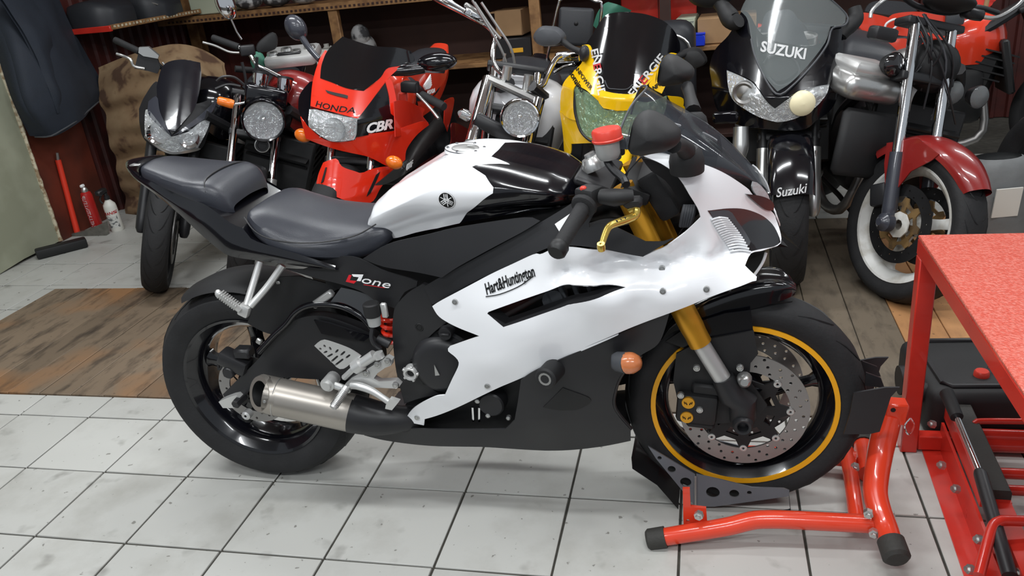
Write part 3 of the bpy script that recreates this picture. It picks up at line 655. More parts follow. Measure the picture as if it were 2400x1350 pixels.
bl = MB(); p0 = m(*px('F 1085,1257')[0][:2], -.16); bl.lathe(V((p0.x, f_lo(p0.x, p0.z)-.001, p0.z)), (0, -1, -.2), [(0, .001), (.008, .001), (.009, 0)], 12); bl.build('fairing_hole', DK, LF)

# --- windscreen, cockpit, mirrors
ctr = [BX.at(a, b, 1, 0) for a, b, _ in px('C 2150,985 2000,830 1850,680 1650,490 1400,280 1200,115 1060,25')]
ned = mp('C 2060,960 1930,895 1800,828 1600,745 1330,660 1080,630 760,585', [-.035, -.075, -.105, -.13, -.145, -.155, -.165])
q1 = [a.lerp(b, .42)+V((.0, -.035, .022)) for a, b in zip(crv(ctr, 7), crv(ned, 7))]; q2 = [a.lerp(b, .78)+V((.0, -.022, .015)) for a, b in zip(crv(ctr, 7), crv(ned, 7))]
rows = [ned, q2, q1, ctr, [mir(p) for p in q1], [mir(p) for p in q2], [mir(p) for p in ned]]
wsn = MB().loft(rows, 36, 30); wsn.build('windscreen', SMK, BK, 'smoked transparent windscreen', 80)
MB().tube([crv(r, 20)[-1] for r in rows], .0028, 6, sm=30).build('screen_edge', GRY, BK)
# lower opaque part of the screen
mk = MB().loft([crv(r, 20)[:8] for r in rows], 14, 24); mk.v = [p+V((-.002, 0, -.003)) for p in mk.v]; mk.build('screen_mask', MB_, BK, None, 80)
for sg in (-1, 1):
    F_ = (lambda p: p) if sg < 0 else mir
    base = [m(*px(q)[0][:2], y) for q, y in (('C 1435,720', -.165), ('C 1440,640', -.18))]
    mb = MB(); c0 = F_(base[0]); c1 = F_(base[1])
    mb.lathe(c0, F_(V((-.02, -.1, 1))), [(.036, -.02), (.037, .004), (.033, .022), (.024, .032), (0, .034)], 24)
    ms = mb.build('mirror_mount', MB_, BK)
    a = m(*px('C 1430,610')[0][:2], -.19); b_ = m(*px('C 1310,560')[0][:2], -.30)
    MB().tube([F_(a), F_(a.lerp(b_, .5)+V((0, 0, .006))), F_(b_)], [.02, .014, .016], 10, sm=8).build('mirror_stalk', MB_, BK)
    P = mp('C 895,590 905,480 935,340 990,265 1070,232 1180,270 1330,370 1385,450 1360,540 1260,600 1080,635 950,640', -.345)
    cx = sum((p for p in P), V())/len(P); P = crv(P, 30, True); n = 30
    RR = [[F_(cx+(p-cx)*k+V((.004*dy/.05, dy, 0))) for p in P] for k, dy in ((.04, .062), (.5, .055), (.82, .036), (.97, .012), (1.0, 0), (.95, -.018), (.78, -.036), (.5, -.05), (.04, -.056))]
    mm = MB().add([q for r in RR for q in r], [[r*n+i, r*n+(i+1) % n, (r+1)*n+(i+1) % n, (r+1)*n+i] for r in range(8) for i in range(n)]+[list(range(n)), [8*n+i for i in range(n)]]); mo = mm.build('mirror', MB_, BK, None, 70)
    gq = [F_(q) for q in mp('C 893,585 902,480 930,345', -.345)]; MB().loft([[q+V((-.002, -.03, 0)) for q in gq], [q+V((-.004, .035, 0)) for q in gq]], 8, 4).build('mirror_glass', CHR, mo)
# inner cockpit panels, dash, yoke
ck_o = outline(BX, 'C 1010,670! 1180,735 1320,850 1400,960 1480,1090 1560,1230! 1400,1350 D 1150,380! C 1420,1280 1330,1050 1230,900 1100,800', lambda a, b: -.125, 1, .02)
MB().panel(ck_o, lambda a, b: -.13+.05*max(0, (a-1.15)/.2), 1, (), .004, .04).build('cockpit_panel', DK, BK); MB().panel(ck_o, lambda a, b: -.13+.05*max(0, (a-1.15)/.2), 1, (), .004, .04, True).build('cockpit_panel', DK, BK)
sidep('cockpit_trim', 'C 835,855! 1000,672! 1030,662! 900,800 870,870!', lambda a, b: -.148, SB, both=True, cut=.05)
ds = MB().box(m(*px('C 1000,880')[0][:2], 0)+V((.05, 0, -.01)), (.05, .22, .12), Matrix.Rotation(-.5, 3, 'Y'), .012, 2); ds.build('dash', MB_, BK)
ww = MB()
for k in range(5): ww.tube([m(*px('C %d,%d' % (1420+k*22, 1120))[0][:2], -.12), m(*px('C %d,%d' % (1400+k*24, 1200))[0][:2], -.128), m(*px('C %d,%d' % (1380+k*20, 1320))[0][:2], -.12)], .005, 6, sm=8)
ww.build('wiring', GRY, BK)
FT = m(1468, 452, -.1); FB = m(1702, 900, -.1); fd = (FB-FT).normalized()
for sg in (-1, 1):
    F_ = (lambda p: p) if sg < 0 else mir
    G0 = m(*px('G 560,190')[0][:2], -.1); G1 = m(*px('G 680,350')[0][:2], -.1)
    gl = MB(); gl.tube([F_(p) for p in (FT-fd*.02, G1-fd*.16, G1-fd*.15, G1-fd*.05, G1-fd*.028, G1)], [.025, .025, .029, .029, .0275, .0275], 20); fk = gl.build('fork_tube', GLD, BK, 'gold anodised fork tube')
    MB().cyl(F_(G1), F_(FB+fd*.01), .0215, n=18).build('fork_slider', ALU, fk)
    fo_ = MB(); AX = V((FC.x, -.1, FC.z)); fo_.tube([F_(FB+fd*-.02), F_(FB+fd*.03), F_(AX+V((.0, 0, .05))), F_(AX), F_(AX+V((.01, 0, -.02)))], [.027, .034, .036, .032, .02], 14)
    fo_.lathe(F_(AX), (0, sg, 0), [(.013, .04), (.02, .042), (.024, .036), (.026, 0), (.026, -.03)], 20); fo_.lathe(F_(AX), (0, sg, 0), [(0, .024), (.013, .024), (.013, .042)], 16); fo_.build('fork_bottom', SB, BK)
    # caliper
    c1 = m(*px('G 600,735')[0][:2], -.105); c2 = m(*px('G 590,830')[0][:2], -.105); ce = c1.lerp(c2, .5)
    rt = Matrix.Rotation(.1, 3, 'Y'); cb = MB().box(F_(ce+V((.022, .03, -.002))), (.1, .07, .085), rt, .012, 2); cb.box(F_(ce+V((.05, .03, .05))), (.08, .05, .03), rt, .006); cb.box(F_(ce+V((.03, .035, -.055))), (.07, .05, .02), rt, .006); ca = cb.build('brake_caliper', MB_, BK)
    for q in (c1, c2):
        mb = MB().lathe(F_(q), (0, sg, 0), [(0, .008), (.0155, .008), (.0165, .006), (.0165, -.01)], 22); mb.build('caliper_cap', GLD, ca)
        mb = MB()
        for s2 in (-1, 1): mb.tube([F_(q+V((s2*.003, -.0088, -.004))), F_(q+V((s2*.006, -.0088, .002))), F_(q+V((s2*.008, -.0088, -.002))), F_(q+V((s2*.0095, -.0088, .004)))], .0013, 5)
        mb.build('cap_mark', TXK, ca)
    bolts('caliper_bolt', [F_(m(*px(q)[0][:2], -.11)) for q in ('G 550,690', 'G 675,785', 'G 655,510', 'G 940,510')], (0, sg, 0), .009, .006, SIL, ca)
    mb = MB().lathe(F_(m(*px('G 970,600')[0][:2], -.125)), (0, sg, .2), [(0, .012), (.009, .012), (.015, .006), (.018, -.02)], 14); mb.build('axle_clamp', SIL, BK)
    fg = MB().plate([F_(p) for p in mp('G 690,330 860,300 1030,270 1060,420 1010,480 1000,600 1080,700 1120,760 1040,860 800,880 560,860 500,600 520,420', -.085)], (0, .006*-sg, 0)); fg.build('fork_guard', MB_, BK)
MB().box(FT+V((.02, .1, .0)), (.07, .25, .03), Matrix.Rotation(.42, 3, 'Y'), .008, 2).build('lower_yoke', DK, BK)
ty = m(*px('C 600,800')[0][:2], -.03); MB().box(ty+V((.0, .03, -.012)), (.09, .24, .02), Matrix.Rotation(.42, 3, 'Y'), .006).build('top_yoke', SB, BK)
fn = MB().lathe(m(*px('C 565,740')[0][:2], -.05), (-.35, 0, .94), [(0, .028), (.012, .028), (.013, .02), (.022, .018), (.026, .01), (.03, .002), (.03, -.01)], 16); fn.build('steering_nut', SIL, BK)
MB().lathe(m(*px('C 565,715')[0][:2], -.05), (-.35, 0, .94), [(0, .012), (.0095, .012), (.0105, 0), (.0105, -.012)], 8).build('nut_insert', BRS, BK)
for k, (q, y) in enumerate((('C 490,885', -.06),)): bl = MB(); bolt(bl, m(*px(q)[0][:2], y), (-.3, -.8, .5), .008, .008); bl.build('yoke_bolt', CHR, BK)
# handlebars: right side in view, left mirrored
for sg in (-1, 1):
    F_ = (lambda p: p) if sg < 0 else mir
    e0 = m(*px('B 1830,1090')[0][:2], -.36); e1 = m(*px('B 2075,680')[0][:2], -.235); e2 = m(*px('B 2230,560')[0][:2], -.15)
    gd = (e1-e0).normalized()
    MB().tube([F_(e0), F_(e2)], .011, 12).build('handlebar', SB, BK)
    gp = MB().tube([F_(e0+gd*.01), F_(e0+gd*.02), F_(e1-gd*.012)], [.0165, .017, .017], 16); gg = gp.build('grip', RB, BK)
    MB().tube([F_(e0-gd*.014), F_(e0-gd*.008), F_(e0+gd*.008), F_(e0+gd*.012)], [.016, .0205, .0205, .018], 16).build('bar_end', DK, gg)
    MB().tube([F_(e1-gd*.012), F_(e1-gd*.008), F_(e1), F_(e1+gd*.006)], [.02, .027, .029, .024], 18).build('grip_flange', RB, gg)
    sw = MB().box(F_(e1+gd*.028), (.05, .045, .045), Matrix.Rotation(sg*.5, 3, 'Z'), .008, 2); so = sw.build('switch_housing', MB_, BK)
    MB().box(F_(m(*px('B 2065,530')[0][:2], -.22)), (.014, .012, .012), None, .003).build('kill_switch', REDC, so)
    mc = MB(); a = m(*px('C 760,1050')[0][:2], -.235); b_ = m(*px('C 930,1040')[0][:2], -.225); mc.tube([F_(a+V((-.03, .01, .0))), F_(a), F_(a.lerp(b_, .5)), F_(b_)], [.016, .019, .017, .015], 12); mc.box(F_(b_+V((.0, 0, -.012))), (.04, .03, .022), None, .006); mo = mc.build('master_cylinder', MB_, BK)
    lv = MB(); L = mp('D 770,145 825,120 830,160 815,195 740,225 640,260 600,290 570,360 545,440', [-.225, -.23, -.235, -.24, -.265, -.295, -.31, -.33, -.352]); lv.tube([F_(p) for p in L], [.007, .008, .0085, .009, .0085, .008, .0075, .007, .006], 10, sm=26)
    lv.lathe(F_(L[-1]), F_(V((0, -.3, 1))), [(.003, .008), (.008, .008), (.009, 0), (.008, -.008), (.003, -.008)], 14); lo_ = lv.build('brake_lever', BRS, BK, 'gold brake lever' if sg < 0 else None)
    hb = MB()
    for q, y in (('D 735,212', -.268), ('D 700,225', -.278), ('D 668,237', -.288)): hb.ell(F_(m(*px(q)[0][:2], y-.004)), (.003, .003, .003), None, 8, 6)
    hb.build('lever_hole', DK, lo_)
rsv = m(*px('C 690,560')[0][:2], -.16)
MB().lathe(rsv, (-.1, 0, 1), [(0, -.03), (.02, -.03), (.026, -.02), (.028, .015), (0, .016)], 24).build('fluid_reservoir', BOT, BK)
MB().lathe(m(*px('C 688,465')[0][:2], -.16), (-.1, 0, 1), [(.033, -.012), (.034, -.008), (.032, -.006), (.032, .01), (.029, .014), (0, .014)], 24).build('reservoir_cap', REDC, BK, 'red reservoir cap')
hs = MB().tube([m(*px('C %s' % q)[0][:2], y) for q, y in (('690,650', -.15), ('700,720', -.16), ('760,800', -.17), ('840,870', -.18), ('870,930', -.2))], .009, 8, sm=20); hs.build('brake_hose', SB, BK)
MB().plate([V((p.x, f_fr(p.x, p.z)-.016, p.z)) for p in mp('B 1800,855 1985,735 1990,800 1860,935', -.19)], (0, .001, 0)).build('warning_sticker', TXW, BK)

MB().tube(mp('D 1868,488 1850,545 1820,600 1772,668', [-.05, -.06, -.075, -.09]), .0035, 6, sm=14).build('intake_edge', W_, BK)
MB().plate(mp('D 1700,590 1745,540 1860,492 1830,590 1775,662 1740,630', -.03), (0, .06, 0)).build('intake_duct', DK, BK)
# --- front mudguard
fg = []
for u, (s, y) in enumerate((('P 1530,845 1560,800 1610,765 1680,742 1760,725 1830,705 1862,692', -.07), ('P 1545,800 1570,755 1625,720 1700,690 1780,670 1840,668 1866,680', -.062), ('P 1560,770 1590,725 1650,690 1720,668 1790,656 1840,660 1866,672', -.02))):
    fg.append(mp(s, [y*.95]*4+[y*.9, y*.75, y*.3]))
rows = fg+[[mir(p) for p in r] for r in fg[::-1]]
MB().loft(rows, 30, 20).build('front_mudguard', GB, BK, None, 70)
sd = MB().plate(mp('P 1560,800 1620,760 1700,735 1760,728 1768,800 1745,850 1700,850 1640,830', -.078), (0, .004, 0)); sd.build('mudguard_side', GB, BK)
# --- indicator and slider
for sg in (-1, 1):
    F_ = (lambda p: p) if sg < 0 else mir
    a = m(*px('G 130,470')[0][:2], -.235); b_ = m(*px('G 200,480')[0][:2], -.25); e = m(*px('G 285,480')[0][:2], -.265)
    mb = MB().tube([F_(a+V((-.012, .0, 0))), F_(a), F_(b_)], [.016, .023, .0255], 16); mb.tube([F_(a+V((.01, .06, .0))), F_(a)], .009, 8); io = mb.build('indicator', GRY, BK)
    MB().tube([F_(b_), F_(b_.lerp(e, .4)), F_(b_.lerp(e, .8)), F_(e)], [.0255, .0245, .017, .004], 16).build('indicator_lens', AMB, io, 'amber indicator lens')
    s0 = m(*px('F 1400,725')[0][:2], -.2); s1 = m(*px('F 1310,825')[0][:2], -.275); d = (s1-s0).normalized()
    mb = MB().tube([F_(s0+d*-.01), F_(s0+d*.008), F_(s1-d*.004), F_(s1)], [.024, .0265, .0265, .022], 22); so = mb.build('frame_slider', MB_, BK)
    MB().tube([F_(s0-d*.03), F_(s0-d*.008)], .019, 16).build('slider_spacer', ALU, so)
    MB().lathe(F_(s1), F_(d), [(.004, -.004), (.010, -.004), (.011, .0006), (.016, .0006)], 14).build('slider_bolt', SIL, so)
# --- swingarm, hugger, rear brake
for sg in (-1, 1):
    F_ = (lambda p: p) if sg < 0 else mir
    P = [F_(V((p[0], -.115, p[1]))) for p in outline(BX, 'E 400,800! 500,700 640,560 740,420 830,340 900,300 1010,280 1130,300 1340,380 1440,450! 1440,640 1250,700 1000,700 760,690 620,740 520,830 440,850', -.115, 1, .02)]
    MB().plate(P, (0, .03*-sg, 0)).build('swingarm', SB, BK)
    g = MB().tube([F_(p) for p in mp('E 640,520 740,410 820,335 880,260 960,215 1080,205 1200,225 1320,290 1390,370', -.125)], .009, 10, sm=36); g.build('swingarm_rail', GB, BK)
    MB().plate([F_(p) for p in mp('E 1000,310 1100,330 1370,420 1330,450 1200,430 1050,400', -.128)], (0, .006*-sg, 0)).build('swingarm_cap', GB, BK)
hg = []
for y, dr in ((-.09, -.012), (-.07, .004), (0, .012), (.07, .004), (.09, -.012)):
    hg.append([V((math.cos(a)*(.33+dr), y, .317+math.sin(a)*(.33+dr))) for a in np.linspace(.35, 2.05, 9)])
MB().loft(hg, 28, 12).build('rear_hugger', MB_, BK)
sidep('hugger_side', 'E 545,120! 700,40 900,20! 1180,95! 960,205 870,240 740,410! 660,385 560,330! 600,220', lambda a, b: -.098, MB_, both=False)
MB().box(m(*px('E 1060,170')[0][:2], -.12), (.075, .02, .02), Matrix.Rotation(-.55, 3, 'Y'), .004).build('shock_linkage', ALU, BK)
tk = MB().loft([mp('E 1180,95 1290,120 1400,165 1440,210', -.14), mp('E 1110,190 1200,200 1300,250 1340,300', -.13)], 12, 4); tk.build('rear_tray', GRY, BK)
MB().box(m(*px('E 765,62')[0][:2], -.1), (.012, .006, .01), None, .002).build('hugger_clip', SIL, BK)
MB().box(m(*px('E 640,450')[0][:2], -.1), (.018, .01, .018), Matrix.Rotation(.6, 3, 'Y'), .003).build('hose_guide', SIL, BK)
cp = MB().box(m(*px('E 480,580')[0][:2], -.105), (.09, .05, .045), Matrix.Rotation(.5, 3, 'Y'), .01, 2); cp.lathe(m(*px('E 440,655')[0][:2], -.125), (0, -1, 0), [(0, .008), (.015, .008), (.018, .004), (.018, -.02)], 18); cp.box(m(*px('E 540,520')[0][:2], -.105), (.05, .04, .03), None, .006); cp.build('rear_caliper', SB, BK)
ax = MB(); a = m(*px('E 500,850')[0][:2], -.14); ax.lathe(a, (0, -1, 0), [(0, .016), (.011, .016), (.014, .01), (.014, -.03)], 6); ax.build('rear_axle_nut', SB, BK)
sidep('axle_adjuster', 'E 372,850! 400,835 490,805 520,830! 500,885 480,890 400,890!', lambda a, b: -.135, ALU, both=True, th=.02)
bl = MB().lathe(m(*px('E 563,930')[0][:2], -.13), (0, -1, 0), [(.004, .012), (.008, .014), (.0135, .01), (.014, -.01)], 16); bl.build('chain_adjuster_bolt', ALU, BK)
hp = MB().tube(mp('E 420,540 400,600 375,640 370,580', -.1), .004, 6, sm=14); hp.build('brake_line', SB, BK)
# --- passenger peg bracket
for sg in (-1, 1):
    F_ = (lambda p: p) if sg < 0 else mir
    br = MB(); br.tube([F_(p) for p in mp('A 1130,900 1080,1060 1020,1250', [-.14, -.165, -.2])], .0095, 10, sm=8); br.tube([F_(p) for p in mp('A 1310,930 1190,1100 1050,1260', [-.14, -.165, -.2])], .0095, 10, sm=8)
    br.box(F_(m(*px('A 1005,1290')[0][:2], -.205)), (.03, .022, .035), Matrix.Rotation(.5, 3, 'Y'), .006, 2); bo = br.build('peg_bracket', ALU, BK)
    pg = MB(); a = m(*px('A 965,1285')[0][:2], -.215); b_ = m(*px('A 795,1160')[0][:2], -.245); pg.tube([F_(a), F_(b_)], [.009, .008], 10); pg.ell(F_(b_), (.009, .009, .012), None, 10, 6); po_ = pg.build('passenger_peg', ALU, BK)
    rb = MB()
    for k in range(9): q = a.lerp(b_, .12+k*.095); rb.box(F_(q+V((0, 0, .004))), (.004, .024, .016), Matrix.Rotation(.65, 3, 'Y'), .001)
    rb.build('peg_rib', ALU, po_)
# --- rider footrest, brake pedal, heel plate
HP = outline(BX, 'E 1003,480! 1040,450 1085,448 1230,500 1310,550! 1240,600 1200,630 1160,630 1130,600', -.2, 1, .012)
def slot(a, b, w=11):
    d = V((b[0]-a[0], b[1]-a[1], 0)); d = d.normalized() if d.length else V((1, 0, 0)); e = V((-d.y, d.x, 0)); A_ = V((*a, 0)); B_ = V((*b, 0))
    return [m(380+q.x/2.8133, 640+q.y/2.8133, -.2) for q in (A_-d*w*.7, A_+e*w*.6, B_+e*w*.6, B_+d*w*.7, B_-e*w*.6, A_-e*w*.6)]
SL = [slot(*q) for q in (((1068, 478), (1074, 486)), ((1040, 498), (1046, 502)), ((1105, 492), (1112, 505)), ((1070, 525), (1084, 518)), ((1145, 522), (1158, 508)), ((1092, 552), (1120, 536)), ((1180, 540), (1202, 520)), ((1118, 582), (1155, 550)), ((1215, 558), (1235, 542)), ((1145, 605), (1190, 570)))]
MB().plate([V((p[0], -.2, p[1])) for p in HP], (0, .005, 0), SL).build('heel_plate', ALU, BK, 'perforated silver heel plate')
rq = MB(); rq.plate([m(380+u/2.8133, 640+v/2.8133, -.205) for u, v in ((1480, 555), (1515, 575), (1510, 610), (1470, 625), (1420, 660), (1395, 695), (1430, 715), (1540, 712), (1570, 740), (1545, 762), (1400, 755), (1290, 735), (1230, 760), (1200, 740), (1250, 690), (1340, 640), (1420, 590))], (0, .018, 0))
ro_ = rq.build('footrest_hanger', ALU, BK)
bolts('hanger_bolt', [m(*px(q)[0][:2], -.208) for q in ('E 1488,580', 'E 1540,738', 'E 1228,768', 'E 1345,660', 'E 1420,600')], (0, -1, 0), .009, .006, SIL, ro_)
mc = MB(); a = m(*px('E 1270,625')[0][:2], -.21); b_ = m(*px('E 1400,540')[0][:2], -.205); mc.tube([a, a.lerp(b_, .35), a.lerp(b_, .4), b_], [.018, .018, .013, .014], 14); mc.tube([m(*px('E 1200,690')[0][:2], -.205), a], .008, 8); mc.cyl(m(*px('E 1420,525')[0][:2], -.2), m(*px('E 1435,560')[0][:2], -.2), .014); mc.build('rear_master_cylinder', ALU, BK)
pg = MB(); a = m(*px('E 1215,755')[0][:2], -.215); b_ = m(*px('E 1125,890')[0][:2], -.27); pg.tube([a, b_], [.0105, .0095], 12); po_ = pg.build('rider_peg', ALU, BK)
rb = MB()
for k in range(12): rb.tube(ring(a.lerp(b_, .2+k*.062), b_-a, .0112, 10), .0014, 5, closed=True)
rb.build('peg_knurl', SIL, po_)
ht = MB(); q = m(*px('E 1100,725')[0][:2], -.205); ht.cyl(q+V((0, .03, 0)), q+V((0, -.012, 0)), .019); ht.cyl(q+V((0, -.012, 0)), q+V((0, -.02, 0)), .012); ht.tube([q, m(*px('E 1210,765')[0][:2], -.205)], .01, 8); ht.build('peg_pivot', ALU, BK)
pd = MB(); P1 = mp('E 1250,740 1300,745 1380,775 1460,825 1510,860', [-.215, -.218, -.22, -.222, -.222]); pd.tube(P1, [.01, .011, .0095, .0085, .009], 10, sm=20); pd.plate(mp('E 1475,870 1500,830 1560,850 1515,905 1470,895', -.232), (0, .014, 0)); pd.build('brake_pedal', ALU, BK)
# rear brake reservoir, shock spring
q = m(*px('E 1390,275')[0][:2], -.185); MB().lathe(q, (0, 0, 1), [(0, -.03), (.016, -.028), (.019, .0), (0, .002)], 18).build('rear_reservoir', BOT, BK)
MB().lathe(q, (0, 0, 1), [(.0205, -.002), (.0215, .004), (.0215, .03), (.018, .033), (0, .033)], 18).build('rear_reservoir_cap', MB_, BK)
MB().box(m(*px('E 1465,245')[0][:2], -.18), (.016, .012, .04), None, .003).build('reservoir_bracket', ALU, BK)
sp = MB(); a = m(*px('E 1500,285')[0][:2], -.1); sp.tube([a+V((math.cos(t)*.024, math.sin(t)*.024, .015-t*.0034)) for t in np.linspace(0, 2*PI*4, 70)], .006, 8); sp.build('shock_spring', RED, BK)
bw = MB().tube(mp('E 1390,350 1380,420 1400,470 1440,500', [-.18, -.19, -.19, -.18]), .006, 8, sm=14); bw.tube(mp('E 1420,430 1500,470', -.17), .012, 10); bw.build('reservoir_hose', SB, BK)
# --- exhaust
e0 = m(*px('E 640,790')[0][:2], -.2); e1 = m(*px('E 1262,925')[0][:2], -.175); d = (e1-e0).normalized(); rad = .0535
ex = MB(); n = 36; u = d.orthogonal().normalized(); u = (V((0, 0, 1))-d*d.z).normalized(); b_ = d.cross(u); vs = []; S_ = 10
for i in range(S_+1):
    for k in range(n):
        a = 2*PI*k/n; o_ = u*math.cos(a)*rad+b_*math.sin(a)*rad*.92; p = e0.lerp(e1, i/S_)
        if i == 0: p = p+d*(.02*math.cos(a)-.05*(o_.y/rad)+.012)
        vs.append(p+o_)
ex.add(vs, [[i*n+k, i*n+(k+1) % n, (i+1)*n+(k+1) % n, (i+1)*n+k] for i in range(S_) for k in range(n)])
eo = ex.build('silencer', TIT, BK, 'brushed titanium silencer')
R0 = vs[:n]; c0 = sum(R0, V())/n; nn_ = (R0[9]-R0[0]).cross(R0[18]-R0[0]).normalized(); nn_ = nn_ if nn_.dot(d) < 0 else -nn_
inn = [c0+(p-c0)*.9+nn_*.012 for p in R0]; inn2 = [c0+(p-c0)*.66+nn_*.012 for p in R0]; inn3 = [c0+(p-c0)*.6-nn_*.05 for p in R0]
MB().add(R0+inn+inn2, [[r*n+k, r*n+(k+1) % n, (r+1)*n+(k+1) % n, (r+1)*n+k] for r in (0, 1) for k in range(n)]).build('silencer_end_cap', TIT, eo)
MB().add(inn2+inn3, [[k, (k+1) % n, n+(k+1) % n, n+k] for k in range(n)]+[[n+k for k in range(n)]]).build('silencer_bore', DK, eo)
bd = MB()
for t in (.2,): bd.tube([e0.lerp(e1, t)+u*math.cos(2*PI*k/n)*(rad+.0006)+b_*math.sin(2*PI*k/n)*(rad*.92+.0006) for k in range(n)], .0012, 5, closed=True)
bolt(bd, e0.lerp(e1, .16)-b_*0+V((0, -rad*.86, .012)), (0, -1, .2), .005, .003); bd.build('silencer_band', SIL, eo)
dp = MB().tube([e1-d*.004, e1+d*.05, m(*px('E 1480,960')[0][:2], -.165), m(*px('E 1600,960')[0][:2], -.15), m(*px('E 1680,940')[0][:2], -.12)], [.0535, .05, .044, .036, .034], 24, sm=20); dp.build('exhaust_pipe', SB, BK)
bl = MB(); bolt(bl, m(*px('E 1440,990')[0][:2], -.2), (0, -1, 0), .006, .006); bl.build('pipe_bolt', SIL, BK)
# --- lettering
def side_text(txt, p, q, size, mtl, y, parent=BK, sh=0, bold=0, lift=.003, nm='lettering', xs=1, lb=None, fy=None):
    a = m(*px(p)[0][:2], y); b2 = m(*px(q)[0][:2], y); r = (b2-a).normalized()
    t_ = text_mb(txt, size, a.lerp(b2, .5), r, V((-r.z, 0, r.x)), .0006, sh, bold, xs=xs)
    if fy: t_.v = [V((p_.x, fy(p_.x, p_.z)-.0012+(p_.y-y), p_.z)) for p_ in t_.v]
    return t_.build(nm, mtl, parent, lb, 20)
side_text('Hart&Huntington', 'F 893,172', 'F 1222,52', .036, TXK, -.21, WFO, .35, .02, xs=.5, fy=f_wf)
a, b_ = m(*px('F 890,190')[0][:2], -.211), m(*px('F 1225,45')[0][:2], -.211)
MB().tube([V((q.x, f_wf(q.x, q.z)-.0008, q.z)) for q in (a+V((0, 0, -.01)), a.lerp(b_, .3)+V((0, 0, -.019)), a.lerp(b_, .7)+V((0, 0, -.021)), b_+V((0, 0, -.012)))], .0014, 5, sm=12).build('lettering', TXK, WFO)
MB().plate(mp('E 1215,48 1240,48 1240,58 1225,60 1255,65 1275,65 1262,75 1225,70', -.168), (0, -.002, 0))
ft = lambda q: m(*px(q)[0][:2], -.169)
MB().plate([ft('E 1232,12'), ft('E 1250,14'), ft('E 1238,48'), ft('E 1282,52'), ft('E 1266,68'), ft('E 1212,55')], (0, -.0015, 0)).build('lettering', TXR, BK)
MB().plate([ft('E 1252,8'), ft('E 1328,10'), ft('E 1310,52'), ft('E 1284,50'), ft('E 1298,26'), ft('E 1262,22')], (0, -.0015, 0)).build('lettering', TXW, BK)
side_text('one', 'E 1330,45', 'E 1475,75', .03, TXW, -.17, BK, .3, .0, xs=1.7)
MB().plate([ft('E 1330,74'), ft('E 1470,96'), ft('E 1470,99'), ft('E 1330,77')], (0, -.001, 0)).build('lettering', TXR, BK)
# ------------------------------------------------------------------ front wheel stand
CROPS.update({'a': (250, 60, 3.3756), 'b': (650, 60, 3.069), 'c': (1000, 0, 3.75), 'd': (1300, 0, 3.75), 'e': (1650, 0, 3.375), 'f': (1950, 0, 3.0), 'g': (1700, 380, 3.374), 'k': (0, 0, 2.25)})
def wp(s, ax, val):
    P = px(s); vs = [val]*len(P) if isinstance(val, (int, float)) else val
    return [WORLD.at(p[0], p[1], ax, v) for p, v in zip(P, vs)]
SD = thing('wheel_stand', 'red tubular front wheel stand with black end caps under the white bike', 'wheel stand', WORLD)
foot = wp('S 305,752 450,728 720,684 860,650 940,642 1100,645 1560,668', 1, [-.17, -.165, -.15, -.14, -.138, -.135, -.125])
MB().tube(foot, .0225, 16, sm=40).build('base_tube', REDP, SD)
d = (foot[0]-foot[1]).normalized(); MB().tube([foot[0]+d*.012, foot[0]+d*.006, foot[0]-d*.036], [.021, .0265, .0265], 18).build('end_cap', CAPB, SD)
leg = wp('S 1655,775 1625,690 1590,600 1565,500 1570,400 1595,250 1640,60', 1, [-.185, -.145, -.11, -.07, -.03, .02, .06])
MB().tube(leg, [.0255, .027, .028, .029, .03, .031, .031], 18, sm=44).build('post_tube', REDP, SD)
d = (leg[0]-leg[1]).normalized(); MB().tube([leg[0]+d*.045, leg[0]+d*.038, leg[0]-d*.006], [.024, .0315, .031], 20).build('end_cap', CAPB, SD)
tp = wp('S 1665,20', 1, .06)[0]; tb = MB().box(tp+V((.004, -.004, -.004)), (.05, .04, .06), Matrix.Rotation(.06, 3, 'Y'), .004); tb.build('post_head', REDP, SD)
MB().lathe(tp+V((-.006, -.024, .012)), (0, -1, 0), [(0, .001), (.006, .001), (.006, -.003)], 12).build('pin_hole', DK, SD)
MB().tube([tp+V((.03, -.04, .0)), tp+V((.018, -.045, -.02)), tp+V((.03, -.045, -.045)), tp+V((.04, -.042, -.02)), tp+V((.03, -.04, .0))], .0022, 6, sm=18).build('spring_clip', CHR, SD)
fleg = wp('S 1525,400 1510,330 1495,235', 1, [.13, .19, .27]); fleg = [V((p.x, p.y, max(p.z, .028))) for p in fleg]
MB().tube(fleg, .027, 16, sm=14).build('far_foot', REDP, SD); d = (fleg[-1]-fleg[-2]).normalized(); MB().tube([fleg[-1]-d*.008, fleg[-1]+d*.032, fleg[-1]+d*.038], [.031, .031, .024], 18).build('end_cap', CAPB, SD)
far = [V((2.12, .2, .028)), V((2.3, .2, .03)), V((2.45, .19, .04)), V((2.6, .17, .045))]; MB().tube(far, .0225, 14, sm=24).build('base_tube', REDP, SD); MB().tube([far[0]+V((-.012, 0, 0)), far[0]+V((.036, 0, 0))], .0265, 16).build('end_cap', CAPB, SD)
MB().tube([V((2.56, -.11, .05)), V((2.57, .05, .06)), V((2.58, .2, .05))], .02, 12).build('cross_tube', REDP, SD)
for q, y in (('S 572,615', -.16), ('S 1525,605', -.14), ('S 1555,715', -.16), ('S 1648,610', -.1), ('S 1450,345', .1)): MBb = MB(); c0 = wp(q, 1, y)[0]; MBb.lathe(c0, (-.2, -1, .1), [(0, .016), (.006, .016), (.007, .01), (.0115, .009), (.0115, -.004)], 6); MBb.build('hex_bolt', SIL, SD)
